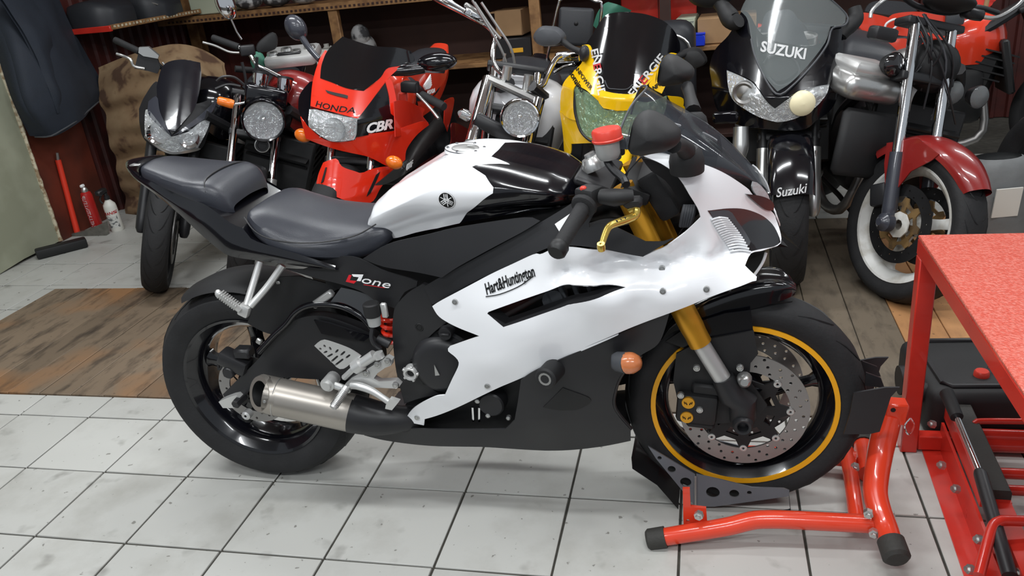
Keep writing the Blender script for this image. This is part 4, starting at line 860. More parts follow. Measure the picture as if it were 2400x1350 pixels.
bk = MB().plate(wp('S 480,470 520,470 525,570 612,580 618,660 485,672', 1, -.13), (0, .008, 0), [ring(wp('S 510,650', 1, -.13)[0], (0, 1, 0), .005, 10)]); bk.build('pivot_bracket', REDP, SD)
MB().plate(wp('S 480,470 520,470 525,570 612,580 618,660 485,672', 1, -.13), (0, .008, 0)).xf(Matrix.Translation((.0, .36, 0))).build('pivot_bracket', REDP, SD)
for sg in (-1, 1):
    F_ = (lambda p: p) if sg < 0 else mir
    def bxp(s, y=-.088): return [F_(p) for p in mp(s, y)]
    hol = lambda u, v, r: [F_(q) for q in ring(mp('S %d,%d' % (u, v), -.088)[0], (0, 1, 0), r, 16)]
    o1 = MB().plate(bxp('S 285,230 550,390 552,570 330,300'), (0, .004*-sg, 0), [hol(350, 296, .0055), hol(418, 360, .0105), hol(497, 432, .0145)]).xf(BX.m); o1.build('cradle_wing', CRD, SD)
    o2 = MB().plate(bxp('S 556,388 700,420 870,462 1050,468 1080,480 1078,512 660,570 556,570'), (0, .004*-sg, 0), [hol(650, 490, .0175), hol(770, 497, .0125), hol(855, 492, .006)]).xf(BX.m); o2.build('cradle_wing', CRD, SD)
    MB().plate(bxp('Q 1030,930 1290,885 1400,885 1330,960 1240,1240 1150,1260 950,1260 1000,1100', -.075), (0, .005*-sg, 0)).xf(BX.m).build('side_clamp', SB, SD)
    MB().plate(bxp('Q 1130,765 1250,810 1280,890 1120,870', -.03), (0, .005*-sg, 0)).xf(BX.m).build('side_clamp', SB, SD)
wd = MB(); n = 24
for k in range(n):
    p = mp('S 552,400', -.088)[0].lerp(mp('S 552,568', -.088)[0], k/(n-1)); wd.ell(p+V((0, -.003, 0)), (.0035, .003, .0035), None, 6, 4)
wd.xf(BX.m).build('weld_bead', SIL, SD)
L0 = mp('S 210,190 215,250 350,340 552,572 660,572 1080,512', 0)
rows = [[V((p.x, s*.086, p.z)) for p in L0] for s in (-1, 1)]; fl_ = MB(); fl_.add(rows[0]+rows[1], [[i, i+1, i+7, i+6] for i in range(5)]); fl_.xf(BX.m).build('cradle_floor', SB, SD, None, 10)

# ------------------------------------------------------------------ red table
TTOP = mat('worn_red_enamel_with_glints', (214, 88, 70), .24, coat=.8, var=.2, vs=160, bump=.5, bs=190, rgb2=(224, 118, 102), mix=(.4, .6))  # paler pink noise paints in the broken reflections on the bumpy worn enamel
TB = thing('workbench', 'red steel table with worn top speckled with painted glints at the right edge', 'table', Frame(2.735, .32, 0))
TH = .64
t = MB().box((.5, -.75, TH-.004), (1.0, 1.5, .008), bev=.002); t.build('table_top', TTOP, TB)
for nm, c, sz in (('frame_rail', (.02, -.75, TH-.03), (.04, 1.5, .044)), ('frame_rail', (.98, -.75, TH-.03), (.04, 1.5, .044)), ('frame_rail', (.5, -.02, TH-.03), (.92, .04, .044)), ('frame_rail', (.5, -1.48, TH-.03), (.92, .04, .044))): MB().box(c, sz, bev=.003).build(nm, LRED, TB)
for x, y in ((.022, -.022), (.978, -.022), (.022, -1.478), (.978, -1.478)): MB().box((x, y, (TH-.052)/2), (.044, .044, TH-.052), bev=.003).build('leg', LRED, TB)
MB().box((.5, -.022, .03), (.91, .036, .045), bev=.003).build('foot_rail', LRED, TB)

# ------------------------------------------------------------------ oil drain tank
DT = thing('oil_drain_tank', 'low black plastic oil drain tank with red cap under the red table', 'oil tank', Frame(2.99, .5, .05))
MB().box((0.02, 0, .09), (.42, .34, .16), bev=.035, seg=3).build('tank_body', MB_, DT)
tr_ = MB(); rr = crv([V((-.15, -.13, .172)), V((-.15, .13, .172)), V((.19, .13, .172)), V((.19, -.13, .172))], 4, True)
tr_.tube([V((-.145, -.12, .172)), V((-.15, .12, .172)), V((-.13, .135, .172)), V((.17, .135, .172)), V((.19, .12, .172)), V((.19, -.12, .172)), V((.17, -.135, .172)), V((-.125, -.135, .172))], .008, 8, closed=True); tr_.build('tray_rim', SB, DT)
MB().lathe((-.03, -.075, .17), (0, 0, 1), [(0, .016), (.017, .016), (.02, .012), (.021, 0)], 14).build('drain_cap', REDC, DT)
MB().tube([(-.01, -.06, .185), (.09, .03, .25)], .0025, 6).build('cap_rod', CHR, DT)
MB().cyl((-.22, .02, .1), (-.16, .02, .1), .045).build('tank_spout', MB_, DT)
MB().cyl((-.215, -.1, .13), (-.14, -.1, .13), .03).build('tank_handle', MB_, DT)

# ------------------------------------------------------------------ motorcycle lift
LF_ = thing('motorcycle_lift', 'low red motorcycle lift with black gas strut and rubber pad on the floor', 'lift', WORLD)
e0 = WORLD.at(2157, 1047, 2, 0); e1 = WORLD.at(2258, 1350, 2, 0); dd = (e1-e0).normalized(); e2 = e0+dd*1.0; nx = V((-dd.y, dd.x, 0)); nx = nx if nx.x > 0 else -nx
def rail(a, b, prof, name, mtl, zs=0): # prof: list of (across, z) closed outline swept from a to b
    mb = MB(); n = len(prof); vs = [a+nx*u+V((0, 0, z)) for u, z in prof]+[b+nx*u+V((0, 0, z)) for u, z in prof]
    return mb.add(vs, [[i, (i+1) % n, n+(i+1) % n, n+i] for i in range(n)]+[list(range(n)), [n+i for i in range(n)][::-1]]).build(name, mtl, LF_, None, 25)
rail(e0, e2, [(0, .004), (.048, .006), (.048, 0), (0, 0)], 'base_flange', LRED)
rail(e0, e2, [(.046, .0), (.046, .085), (.053, .085), (.053, 0)], 'rail_web', LRED)
rail(e0+dd*.02, e2, [(.075, .06), (.08, .105), (.12, .108), (.125, .06)], 'rail_arm', LRED)
rail(e0-dd*.02+V((0, 0, .108)), e0+dd*.36+V((0, 0, .108)), [(.066, 0), (.066, .022), (.074, .026), (.118, .026), (.122, .02), (.122, 0)], 'rubber_pad', CAPB)
rail(e0-dd*.03, e0+dd*.37, [(.055, .09), (.055, .136), (.062, .136), (.066, .108), (.122, .108), (.124, .09)], 'pad_channel', LRED)
for k in range(6): MB().box(e0+dd*(.5+k*.035)+nx*.032+V((0, 0, .014)), (.03, .014, .018), Matrix.Rotation(math.atan2(dd.y, dd.x)+PI/2, 3, 'Z'), .002).build('rack_tooth', LRED, LF_)
rail(e0+nx*.42, e2+nx*.42, [(0, 0), (0, .09), (.05, .09), (.05, 0)], 'rail_web', LRED)
r0 = WORLD.at(*px('R 790,345')[0][:2], 2, .2); r1 = WORLD.at(*px('R 940,705')[0][:2], 2, .16); r2 = WORLD.at(*px('R 1125,1350')[0][:2], 2, .1)
MB().tube([r0, r1], .0075, 12).build('strut_rod', CHR, LF_); MB().tube([r1+(r0-r1).normalized()*.01, r1, r2], [.012, .0155, .0155], 14).build('gas_strut', SB, LF_)
MB().tube([r0+(r0-r1).normalized()*.09, r0], [.018, .016], 12).build('strut_mount', MB_, LF_)
for q, z, r in (('R 870,455 R 1300,470', .09, .018), ('R 900,515 R 1300,525', .07, .02), ('R 950,695 R 1300,710', .08, .014), ('R 990,800 R 1300,815', .07, .013), ('R 1130,1225 R 1300,1235', .06, .028)):
    P = wp(q, 2, z); MB().tube(P, r, 12).build('rung', LRED, LF_)
MB().tube(wp('R 900,440 905,385 950,370 1300,372', 2, [.1, .13, .135, .135]), .008, 10, sm=24).build('handle_loop', LRED, LF_)
MB().tube(wp('R 930,1350 1010,1060 1060,1005 1120,1000 1300,1005', 2, [.1, .13, .14, .14, .14]), .012, 12, sm=34).build('handle_loop', LRED, LF_)
for q, z in (('R 700,650', .075), ('R 790,800', .1), ('R 880,1310', .09), ('R 1190,1335', .09), ('R 640,390', .1), ('R 935,1120', .08)): mb = MB(); mb.lathe(wp(q, 2, z)[0], (-1, -.2, .3), [(0, .014), (.006, .014), (.006, .008), (.011, .008), (.011, -.004)], 6); mb.build('hex_bolt', SIL, LF_)

# ------------------------------------------------------------------ left corner
CABM = mat('grey_green_enamel', (156, 158, 138), .5, var=.05, vs=3, rgb2=(142, 144, 124))
CREAM = mat('peeling_cream_edge', (206, 196, 170), .7, var=.2, vs=40, bump=.4, bs=60, rgb2=(150, 128, 100))
CB = thing('steel_panel', 'pale grey green steel panel with peeling cream edge at the left', 'panel', Frame(-1.705, 1.4, 0))
cbp = [(0, .66), (0, .03), (-.05, 0), (-.4, 0), (-.4, .66)]
b0 = MB().plate([V((.012, .77, .02)), V((.012, .47, .02)), V((.012, .22, .0)), V((.012, -.6, .0)), V((.012, -.6, 1.5)), V((.012, .77, 1.5))], (-.02, 0, 0)); b0.build('panel_face', CABM, CB, None, 20)
b1 = MB().box((-.016, .08, .78), (.016, 1.3, 1.4)); b1.build('panel_back', CABM, CB)
ed = MB(); P = [V((.016, .768, z)) for z in np.linspace(.02, 1.5, 40)]; ed.tube([p+V((random.uniform(-.002, .002), random.uniform(-.003, .003), 0)) for p in P], [.011+random.uniform(-.002, .003) for _ in P], 7); ed.build('peeling_edge', CREAM, CB)
bb = MB(); a = WORLD.at(84, 596, 2, .03); b_ = WORLD.at(203, 566, 2, .03); dr = (b_-a); bb.box((0, 0, 0), (dr.length, .075, .055), None, .01, 2)
R_ = Matrix.Translation(a.lerp(b_, .5)) @ Matrix.Rotation(math.atan2(dr.y, dr.x), 4, 'Z'); bb.xf(R_); tag(bb.build('rubber_block', MB_), 'long dark rubber block lying on tiles beside grey green panel', 'block')
# axe
AXR = mat('axe_handle_red', (226, 62, 40), .45, var=.06); AXS = mat('axe_steel', (130, 128, 122), .45, metal=.6, var=.2, vs=30)
AX_ = thing('axe', 'axe with bright red handle leaning on the maroon panel', 'axe', WORLD)
h0 = WORLD.at(182, 548, 1, 2.33); h1 = V((-1.675, 2.36, .52)); h1 = WORLD.at(136, 375, 1, 2.37)
MB().tube([h0, h0.lerp(h1, .5), h1], [.019, .017, .017], 10).build('handle', AXR, AX_)
h2 = WORLD.at(134, 358, 1, 2.372); MB().tube([h1, h2], [.009, .008], 8).build('handle_tip', SIL, AX_)
hd = MB().plate(wp('k 370,1235 440,1220 550,1175 562,1250 470,1272 365,1262', 1, 2.30), (0, .03, 0)); hd.build('head', AXS, AX_)
# spray cans
CAN = mat('can_red', (176, 34, 32), .35, coat=.3, var=.05); CANW = mat('bottle_white', (222, 220, 212), .4, var=.04); CANG = mat('label_grey_print', (110, 112, 112), .5, var=.5, vs=60, rgb2=(205, 205, 200), mix=(.42, .5))
c0 = V((-1.6, 2.40, 0)); cn = thing('fire_extinguisher', 'slim red aerosol fire extinguisher standing beside white spray bottle', 'fire extinguisher', Frame(c0.x, c0.y, 0, .04))
MB().lathe((0, 0, 0), (0, 0, 1), [(0, 0), (.033, 0), (.035, .008), (.035, .24), (.03, .258), (.018, .266)], 24).build('can_body', CAN, cn)
MB().lathe((0, 0, .264), (0, 0, 1), [(.02, 0), (.022, .01), (.015, .026), (.012, .03), (0, .03)], 16).build('can_dome', SIL, cn); MB().box((.0, -.006, .305), (.018, .03, .018), None, .004).build('spray_nozzle', TXW, cn)
tv = text_mb('ОГНЕТУШИТЕЛЬ', .03, (.006, -.0355, .125), (0, 0, 1), (-1, 0, 0), .0008, 0, .02); tv.v = [V((p.x, -math.sqrt(max(.0363**2-p.x**2, 0)), p.z)) for p in tv.v]; tv.build('lettering', TXW, cn)
c1 = V((-1.455, 2.40, 0)); cn = thing('spray_bottle', 'white spray bottle with black trigger head beside the red extinguisher', 'bottle', Frame(c1.x, c1.y, 0, .05))
MB().lathe((0, 0, 0), (0, 0, 1), [(0, 0), (.036, 0), (.039, .006), (.039, .16), (.036, .178), (.022, .196), (.016, .205), (.016, .215)], 24).build('bottle_body', CANW, cn)
MB().lathe((0, 0, .03), (0, 0, 1), [(.0395, 0), (.0395, .075)], 24, 3.4, 6.0, up=(1, 0, 0)).build('bottle_label', CANG, cn)
MB().lathe((0, 0, .21), (0, 0, 1), [(.018, 0), (.018, .02), (.012, .024), (.012, .04), (0, .04)], 14).build('bottle_collar', SB, cn)
MB().box((-.01, -.02, .265), (.04, .08, .034), None, .008).build('trigger_head', SB, cn); MB().tube([(-.005, -.03, .25), (-.01, -.05, .225), (0, -.05, .2)], .006, 6, sm=8).build('trigger', SB, cn)
tv = text_mb('TRANS', .026, (.0, -.039, .125), (1, 0, .1), (-.1, 0, 1), .0008, .2, .02); tv.v = [V((p.x, -math.sqrt(max(.0403**2-p.x**2, 1e-6)), p.z)) for p in tv.v]; tv.build('lettering', TXR, cn)
# jacket
JK = mat('dark_navy_jacket', (38, 44, 54), .75, var=.12, vs=8, bump=.15, bs=160)
def cloth(rows, nu, nv, amp, fr_, seed, ax):
    mb = MB().loft(rows, nu, nv); rnd = random.Random(seed); ph = [rnd.uniform(0, 6) for _ in range(6)]
    out = []
    for i in range(nu):
        for j in range(nv):
            u, v = i/(nu-1), j/(nv-1); w_ = math.sin(fr_*u+ph[0]+2*v)*.6+math.sin(fr_*1.9*u+ph[1]-3*v)*.35+math.sin(5*v+7*u+ph[2])*.3
            out.append(mb.v[i*nv+j]+V(ax)*(amp*w_*(.4+.6*v)))
    mb.v = out; return mb
def thick(mb, t):
    n = len(mb.v); mb.v += [p+V(t) for p in mb.v]; mb.f += [[i+n for i in f][::-1] for f in mb.f]; return mb
jx = -1.50
JR = [wp('k -60,-40 60,-30 200,-20 310,-10', 0, [jx-.16, jx-.1, jx-.1, jx-.17]), wp('k -30,150 80,150 250,150 380,140', 0, [jx-.16, jx-.04, jx-.02, jx-.15]), wp('k 20,330 120,330 320,320 480,320', 0, [jx-.15, jx, jx+.02, jx-.13]), wp('k 90,540 180,560 400,490 560,470', 0, [jx-.15, jx, jx+.03, jx-.12]), wp('k 175,715 300,715 430,630 560,490', 0, [jx-.15, jx-.02, jx+.0, jx-.12])]
jk = thing('jacket', 'dark navy padded jacket hanging above the red axe', 'jacket', WORLD)
cj = cloth([list(r) for r in JR], 40, 30, .012, 9, 3, (1, 0, 0))
# rows run top to bottom: transpose so that v follows the hang
thick(cj, (-.03, 0, 0)).build('jacket_body', JK, jk, None, 70)
cjw = cloth([wp('k -20,-40 100,130 190,300 260,480 300,600', 0, [jx-.02, jx+.02, jx+.03, jx+.035, jx+.02]), wp('k 80,-40 170,120 240,300 300,480 330,590', 0, [jx-.03, jx+.035, jx+.05, jx+.05, jx+.02]), wp('k 160,-40 240,120 290,300 330,480 350,580', 0, [jx-.05, jx-.0, jx+.01, jx+.02, jx-.0])], 30, 14, .01, 14, 8, (1, 0, 0)); thick(cjw, (-.02, 0, 0)).build('sleeve', JK, jk, None, 70)
MB().tube(wp('k 185,722 260,720 320,690 400,640 470,580 540,520', 0, [jx-.14, jx-.02, jx+.0, jx+.01, jx-.02, jx-.1]), .005, 6, sm=24).build('hem_piping', GRY, jk)
# quilt
def quilt_mat():
    m_ = bpy.data.materials.new('floral_brown_quilt'); m_.use_nodes = True; N = m_.node_tree.nodes; Lk = m_.node_tree.links; b = N['Principled BSDF']; b.inputs['Roughness'].default_value = .9
    tc = N.new('ShaderNodeTexCoord'); n1 = N.new('ShaderNodeTexNoise'); n1.inputs['Scale'].default_value = 7; n1.inputs['Detail'].default_value = 3; Lk.new(tc.outputs['Object'], n1.inputs['Vector'])
    r = N.new('ShaderNodeValToRGB'); e = r.color_ramp.elements; e[0].position = .36; e[0].color = (*lin((84, 60, 44)), 1); e[1].position = .44; e[1].color = (*lin((132, 106, 78)), 1); x = e.new(.62); x.color = (*lin((146, 122, 92)), 1); x = e.new(.72); x.color = (*lin((104, 76, 54)), 1)
    Lk.new(n1.outputs['Fac'], r.inputs['Fac']); Lk.new(r.outputs[0], b.inputs['Base Color']); return m_
QM = quilt_mat()
q0 = [wp('P 225,160 300,130 400,105 470,118 520,150', 1, [2.8, 2.8, 2.85, 2.95, 3.0]), wp('P 235,230 300,200 390,180 470,190 530,220', 1, [2.74, 2.7, 2.7, 2.8, 2.95]), wp('P 252,300 310,300 390,290 470,290 540,320', 1, [2.7, 2.65, 2.65, 2.75, 2.95]), wp('P 275,400 320,410 400,400 480,400 560,420', 1, [2.72, 2.68, 2.7, 2.8, 2.95]), wp('P 300,520 350,520 410,520 490,520 560,520', 1, [2.75, 2.72, 2.75, 2.85, 2.95])]
qc = cloth([list(c_) for c_ in zip(*[crv(r, 12) for r in q0])], 60, 60, .075, 24, 5, (.2, -1, 0)); tag(thick(qc, (0, .03, 0)).build('quilt', QM, None, None, 70), 'brown floral patterned quilt draped in the corner behind the black bikes', 'quilt')
# ------------------------------------------------------------------ motorcycles in the row behind
RDT = mat('bright_red_tank', (232, 66, 40), .22, coat=.8, var=.04); NVB = mat('dark_blue_black_paint', (16, 17, 26), .14, coat=1, var=.1)
WRIM = mat('white_wheel_paint', (214, 214, 210), .35, var=.1, vs=12, rgb2=(186, 182, 172)); BRN = mat('brown_disc_carrier', (140, 112, 72), .5, metal=.4, var=.25, vs=18, rgb2=(104, 84, 60))
GDK = mat('dark_grey_paint', (58, 60, 68), .3, coat=.5, var=.06); PWH = mat('pearl_white_paint', (226, 227, 230), .25, coat=.5, var=.02); LSE = mat('black_leather', (46, 48, 52), .45, var=.1, bump=.08, bs=300)
GLN = mat('greenish_lens', (150, 186, 150), .06, var=.08, alpha=.28, spec=.8); GRF = mat('green_tinted_reflector', (204, 222, 200), .12, metal=.95, var=.1, vs=22, bump=1, bs=36, bd=.05)
YLB = mat('cream_bulb_lens', (250, 240, 200), .3, var=.03)
class Bike:
    def __init__(s, label, x, y, deg, steer=0, lean=0, group='motorcycles parked in the row behind'):
        h = math.radians(deg); s.B = Frame(x, y, h, lean); s.F = Frame(x, y, h+math.radians(steer), lean); s.X = s.B.i @ s.F.m
        s.root = thing('motorcycle', label, 'motorcycle', s.B, group)
    def p(s, name, mb, mtl, par=None, fr=True, label=None, ang=45):
        if fr: mb.xf(s.X)
        return mb.build(name, mtl, par or s.root, label, ang)
    def at(s, q, x, fr=True, ax=0):
        F_ = s.F if fr else s.B; P = px(q); xs = [x]*len(P) if isinstance(x, (int, float)) else x
        return [F_.at(p[0], p[1], ax, v) for p, v in zip(P, xs)]
    def sheet(s, name, q, f, mtl, par=None, fr=True, ax=0, holes=(), th=.004, cut=.03, step=.015, label=None, ang=60):
        F_ = s.F if fr else s.B
        ff = f if callable(f) else (lambda a, b: f)
        o = outline(F_, q, ff, ax, step, 8); hs = [outline(F_, h, ff, ax, step, 8) for h in holes]
        return s.p(name, MB().panel(o, ff, ax, hs, th, cut), mtl, par, fr, label, ang)
    def front(s, R=.3, w=.12, rim=SB, fork_m=SB, leg_m=ALU, rake=.43, L=.62, guard=None, g0=.45, yo=.1, usd=False, discs=True, tread=22, disc_m=STL, car_m=DK, sp_m=None, off=0):
        root = s.root; c = V((0, 0, R))
        # wheel meshes are made in front-end space, then moved into the bike
        before = set(bpy.data.objects)
        make_wheel(root, c, R, w, .222, w*.72, rim, discs=((-.06, .15, .105, 24), (.06, .15, .105, 24)) if discs else (), tread=tread, nsp=3, spw=.05, disc_m=disc_m, car_m=car_m, sp_m=sp_m)
        for o in set(bpy.data.objects)-before: o.data.transform(s.X)
        u = V((-math.sin(rake), 0, math.cos(rake)))
        for sg in (-1, 1):
            a = V((-.03+off, sg*yo, R)); k = .26 if not usd else .34
            s.p('fork_leg', MB().tube([a+V((.0, 0, -.02)), a, a+u*.05, a+u*k], [.018, .026, .028, .027], 12), leg_m)
            s.p('fork_tube', MB().tube([a+u*k, a+u*L], .0205 if not usd else .026, 14), fork_m)
            s.p('caliper', MB().box(a+u*.02+V((-.09, -sg*.02, .06)), (.08, .05, .09), Matrix.Rotation(-.4, 3, 'Y'), .012, 2), SB)
        top = V((-.03+off, 0, R))+u*L
        s.p('top_yoke', MB().box(top+V((-.02, 0, .0)), (.08, .27, .03), Matrix.Rotation(-rake, 3, 'Y'), .008, 2), SB); s.p('lower_yoke', MB().box(top-u*.2+V((-.02, 0, 0)), (.07, .25, .035), Matrix.Rotation(-rake, 3, 'Y'), .008, 2), SB)
        s.top = top
        if guard is not None:
            rows = [[V((math.cos(t)*(R+dr), y, R+math.sin(t)*(R+dr))) for t in np.linspace(g0, 2.5, 10)] for y, dr in ((-w*.62, -.02), (-w*.55, .012), (0, .026), (w*.55, .012), (w*.62, -.02))]
            s.p('mudguard', MB().loft(rows, 26, 12), guard)
        return top
    def body(s, tank=None, tank_m=GB, seat_m=LSE, tail_m=GB, engine_m=DK, z=.9, wide=.15, wb=1.4, seat_z=.8):
        r = s.root; c = V((-wb, 0, .31)); make_wheel(r, c, .31, .17, .222, .12, SB, nsp=3, spw=.05, discs=((.07, .11, .07, 0),))
        secs = []
        for x, hw, zt, zb in tank or ((-.36, .05, z-.02, z-.14), (-.4, .11, z+.06, z-.18), (-.5, wide, z+.1, z-.18), (-.62, wide, z+.07, z-.18), (-.74, wide*.75, z-.0, z-.16), (-.8, wide*.5, z-.08, z-.14)):
            h = [V((x, hw*q, zt-(zt-zb)*t)) for q, t in ((.85, 1), (1, .62), (.96, .34), (.7, .1), (.3, .01), (0, 0))]; secs.append(h+[mir(p) for p in h[-2::-1]])
        s.tank = MB().loft(list(zip(*secs)), 26, 24).build('fuel_tank', tank_m, r, None, 60)
        ss = [seatsec(-.74, .1, seat_z+.02, seat_z-.06), seatsec(-.85, .13, seat_z+.005, seat_z-.07), seatsec(-1.0, .15, seat_z, seat_z-.07), seatsec(-1.12, .14, seat_z+.02, seat_z-.06), seatsec(-1.2, .13, seat_z+.07, seat_z-.03), seatsec(-1.42, .1, seat_z+.1, seat_z+.02), seatsec(-1.5, .06, seat_z+.1, seat_z+.04)]
        MB().loft(list(zip(*ss)), 30, 20).build('seat', seat_m, r, None, 60)
        tl = [seatsec(-.8, .12, seat_z-.05, seat_z-.16), seatsec(-1.1, .13, seat_z-.03, seat_z-.14), seatsec(-1.4, .11, seat_z+.04, seat_z-.04), seatsec(-1.62, .05, seat_z+.11, seat_z+.06)]
        MB().loft(list(zip(*tl)), 16, 16).build('tail', tail_m, r, None, 60)
        e = MB().box((-.66, 0, .42), (.42, .34, .3), None, .05, 2); e.box((-.5, 0, .55), (.2, .3, .22), Matrix.Rotation(.3, 3, 'Y'), .03); e.build('engine', engine_m, r)
        for k in range(5): MB().box((-.5+.02*k, 0, .52+k*.03), (.23, .32, .008), Matrix.Rotation(.3, 3, 'Y')).build('cooling_fin', engine_m, r)
        MB().box((-.36, 0, .56), (.04, .36, .28), Matrix.Rotation(-.2, 3, 'Y'), .01).build('radiator', DK, r)
        for sg in (-1, 1):
            MB().tube([(-.3, sg*.05, .86), (-.5, sg*.15, .74), (-.85, sg*.14, .55), (-.9, sg*.12, .4)], .025, 8, sm=14).build('frame_tube', SB, r)
            MB().tube([(-.9, sg*.1, .4), (-wb, sg*.12, .31)], [.03, .022], 8).build('swingarm', SB, r)
        MB().tube([(-.45, -.1, .4), (-.45, -.13, .2), (-.7, -.15, .16), (-1.0, -.17, .3), (-1.5, -.2, .45)], [.022, .022, .024, .05, .05], 12, sm=24).build('exhaust', STL, r)
        MB().tube([(-.72, .14, .28), (-.66, .26, .16), (-.62, .36, .03)], .012, 8).build('side_stand', SB, r)
    def hand(s, P0, P1, r=.0165, m=RB): return s.p('grip', MB().tube([P0, P0.lerp(P1, .06), P1], [r*.9, r, r], 14), m)
def bulb_lamp(b, c, ax, r, bezel=CHR, bucket=CHR, lens=LNS, depth=None):
    d = depth or r*.9; ax = V(ax).normalized()
    o = b.p('headlamp', MB().lathe(c, ax, [(0, -d), (r*.5, -d*.92), (r*.85, -d*.55), (r*1.0, -.01), (r*1.03, .004), (r*.97, .016), (r*.9, .012), (r*.9, -.004)], 36), bucket)
    b.p('reflector', MB().lathe(c, ax, [(0, -d*.6), (r*.4, -d*.5), (r*.75, -d*.22), (r*.9, -.002)], 36), REF, o); b.p('lens', MB().lathe(c, ax, [(0, .02), (r*.45, .016), (r*.9, .004)], 36), LNS, o)
    b.p('bulb', MB().ell(V(c)-ax*d*.3, (r*.16, r*.16, r*.16)), CHR, o)
    return o

# --- 1: black naked bike with the pointed twin headlamp
b1 = Bike('black naked motorcycle with angular twin headlamp and small screen beside the quilt', -.52, 1.47, -86, 24, -.33)
b1.front(rim=SB, fork_m=SB, leg_m=SB, guard=SB, usd=True, g0=1.15); b1.body(tank_m=GB)
f1 = lambda y, z: -.08-.42*max(0, z-.8)-2.2*(y-.03)**2-.25*max(0, .8-z)
b1.sheet('cowl_shell', 'a 255,660! 300,560 400,440 480,600 700,620 870,560! 850,700 800,860 740,980 560,1015 440,990 290,890', lambda y, z: f1(y, z)-.025, SB)
b1.sheet('fly_screen', 'a 395,480! 430,350 480,290 600,268 740,292! 748,400 725,560 690,660 600,770 510,872! 440,790 405,640', f1, NVB, cut=.02)
b1.sheet('cowl_strip', 'a 330,600! 395,560 420,680 470,790 512,876! 420,800 330,700', lambda y, z: f1(y, z)+.006, GDK); b1.sheet('cowl_strip', 'a 512,876! 620,800 760,690 872,585! 850,660 780,735 650,815', lambda y, z: f1(y, z)+.006, GDK)
for q in ('a 303,690! 325,660 420,775 510,880! 548,1003! 450,978 303,870!', 'a 510,880! 640,842 740,765 825,728! 795,830 722,968! 548,1003!'):
    h = b1.sheet('headlamp', q, lambda y, z: f1(y, z)-.01, REF, cut=.02); b1.sheet('lens', q, lambda y, z: f1(y, z)+.006, LNS, h, th=.002, cut=.02)
b1.sheet('lamp_bezel', 'a 300,868! 450,975 548,1002 722,966! 735,985 550,1018 440,992 296,885!', lambda y, z: f1(y, z)+.008, SIL)
b1.hand(*b1.at('a 62,112 258,205', [-.36, -.31])); b1.p('handlebar', MB().tube(b1.at('a 258,205 400,300 520,420', [-.31, -.3, -.34]), .011, 8, sm=12), SB)
b1.p('brake_lever', MB().tube(b1.at('a 78,222 130,240 190,268 215,320 300,340', [-.3, -.29, -.27, -.27, -.27]), .007, 8, sm=16), SIL)
mcb = b1.p('master_cylinder', MB().plate(b1.at('a 250,220 290,245 400,262 425,330 400,380 330,360 220,340', -.28), (-.03, 0, 0)), SB); b1.p('reservoir_lid', MB().plate(b1.at('a 255,172 330,168 412,238 405,262 290,242 250,215', -.27), (-.04, 0, 0)), SIL, mcb)
b1.p('mirror_stalk', MB().tube(b1.at('a 440,290 470,330 490,355', -.3), .006, 6), SIL)
b1.hand(V((-.36, .38, 1.13)), V((-.33, .25, 1.12)))

for q, r_ in (('a 400,860', .05), ('a 650,890', .05)):
    c0 = b1.at(q, -.1)[0]; c0 = V((f1(c0.y, c0.z)-.002, c0.y, c0.z)); b1.p('reflector_bowl', MB().lathe(c0, (1, 0, .1), [(0, -.02), (r_*.4, -.016), (r_*.8, -.004), (r_, .003), (r_*.95, -.004)], 20), CHR)
# --- 2: black retro bike with the round headlamp
b2 = Bike('black retro motorcycle with round chrome headlamp and orange indicator', -.06, 1.47, -86, 24, -.33)
b2.front(rim=SB, fork_m=CHR, leg_m=ALU, guard=SB, g0=.9, rake=.44, L=.66); b2.body(tank_m=DRD)
lc = b2.at('a 1240,750', -.06)[0]; bulb_lamp(b2, lc, (1, .0, -.05), .1, CHR, GB)
b2.p('lamp_bracket', MB().box(lc+V((-.1, 0, .1)), (.08, .2, .1), None, .02, 2), GB)
for q in ('a 1215,420', 'a 1410,460'):
    c0 = b2.at(q, -.17)[0]; g_ = b2.p('gauge', MB().lathe(c0, (-.25, 0, 1), [(0, -.045), (.025, -.042), (.034, -.02), (.036, .02), (.037, .026)], 24), CHR); b2.p('gauge_dial', MB().lathe(c0, (-.25, 0, 1), [(.038, .02), (.039, .03), (.033, .032), (.031, .028), (0, .028)], 24), SB, g_)
hc = b2.at('a 1230,945', -.08)[0]; hn = b2.p('horn', MB().lathe(hc, (1, 0, 0), [(0, .004), (.02, .004), (.022, .01), (.03, .01), (.033, .0), (.034, -.03)], 24), SB); b2.p('horn_ring', MB().tube(ring(hc+V((.008, 0, 0)), (1, 0, 0), .033, 24), .003, 6, closed=True), SIL, hn)
i0, i1, i2 = b2.at('a 875,590 1005,625 1090,612', -.12); io = b2.p('indicator', MB().tube([i0, i0.lerp(i1, .1), i0.lerp(i1, .8), i1], [.014, .02, .0225, .02], 14), ORG, None, True, 'orange indicator'); b2.p('indicator_stem', MB().tube([i1, i2], .007, 8), CHR, io)
i0, i1 = b2.at('a 1490,770 1440,740', -.12); b2.p('indicator', MB().tube([i0+V((0, .12, 0)), i0+V((0, .06, 0))], .021, 14), ORG)
g0, g1 = b2.at('a 838,95 1045,170', [-.36, -.3]); b2.hand(g0, g1); b2.p('handlebar', MB().tube([g1]+b2.at('a 1110,190 1180,300 1220,330', [-.28, -.25, -.24])+[V((-.25, .2, 1.0)), V((-.3, .3, 1.06)), V((-.36, .42, 1.08))], .011, 10, sm=24), CHR)
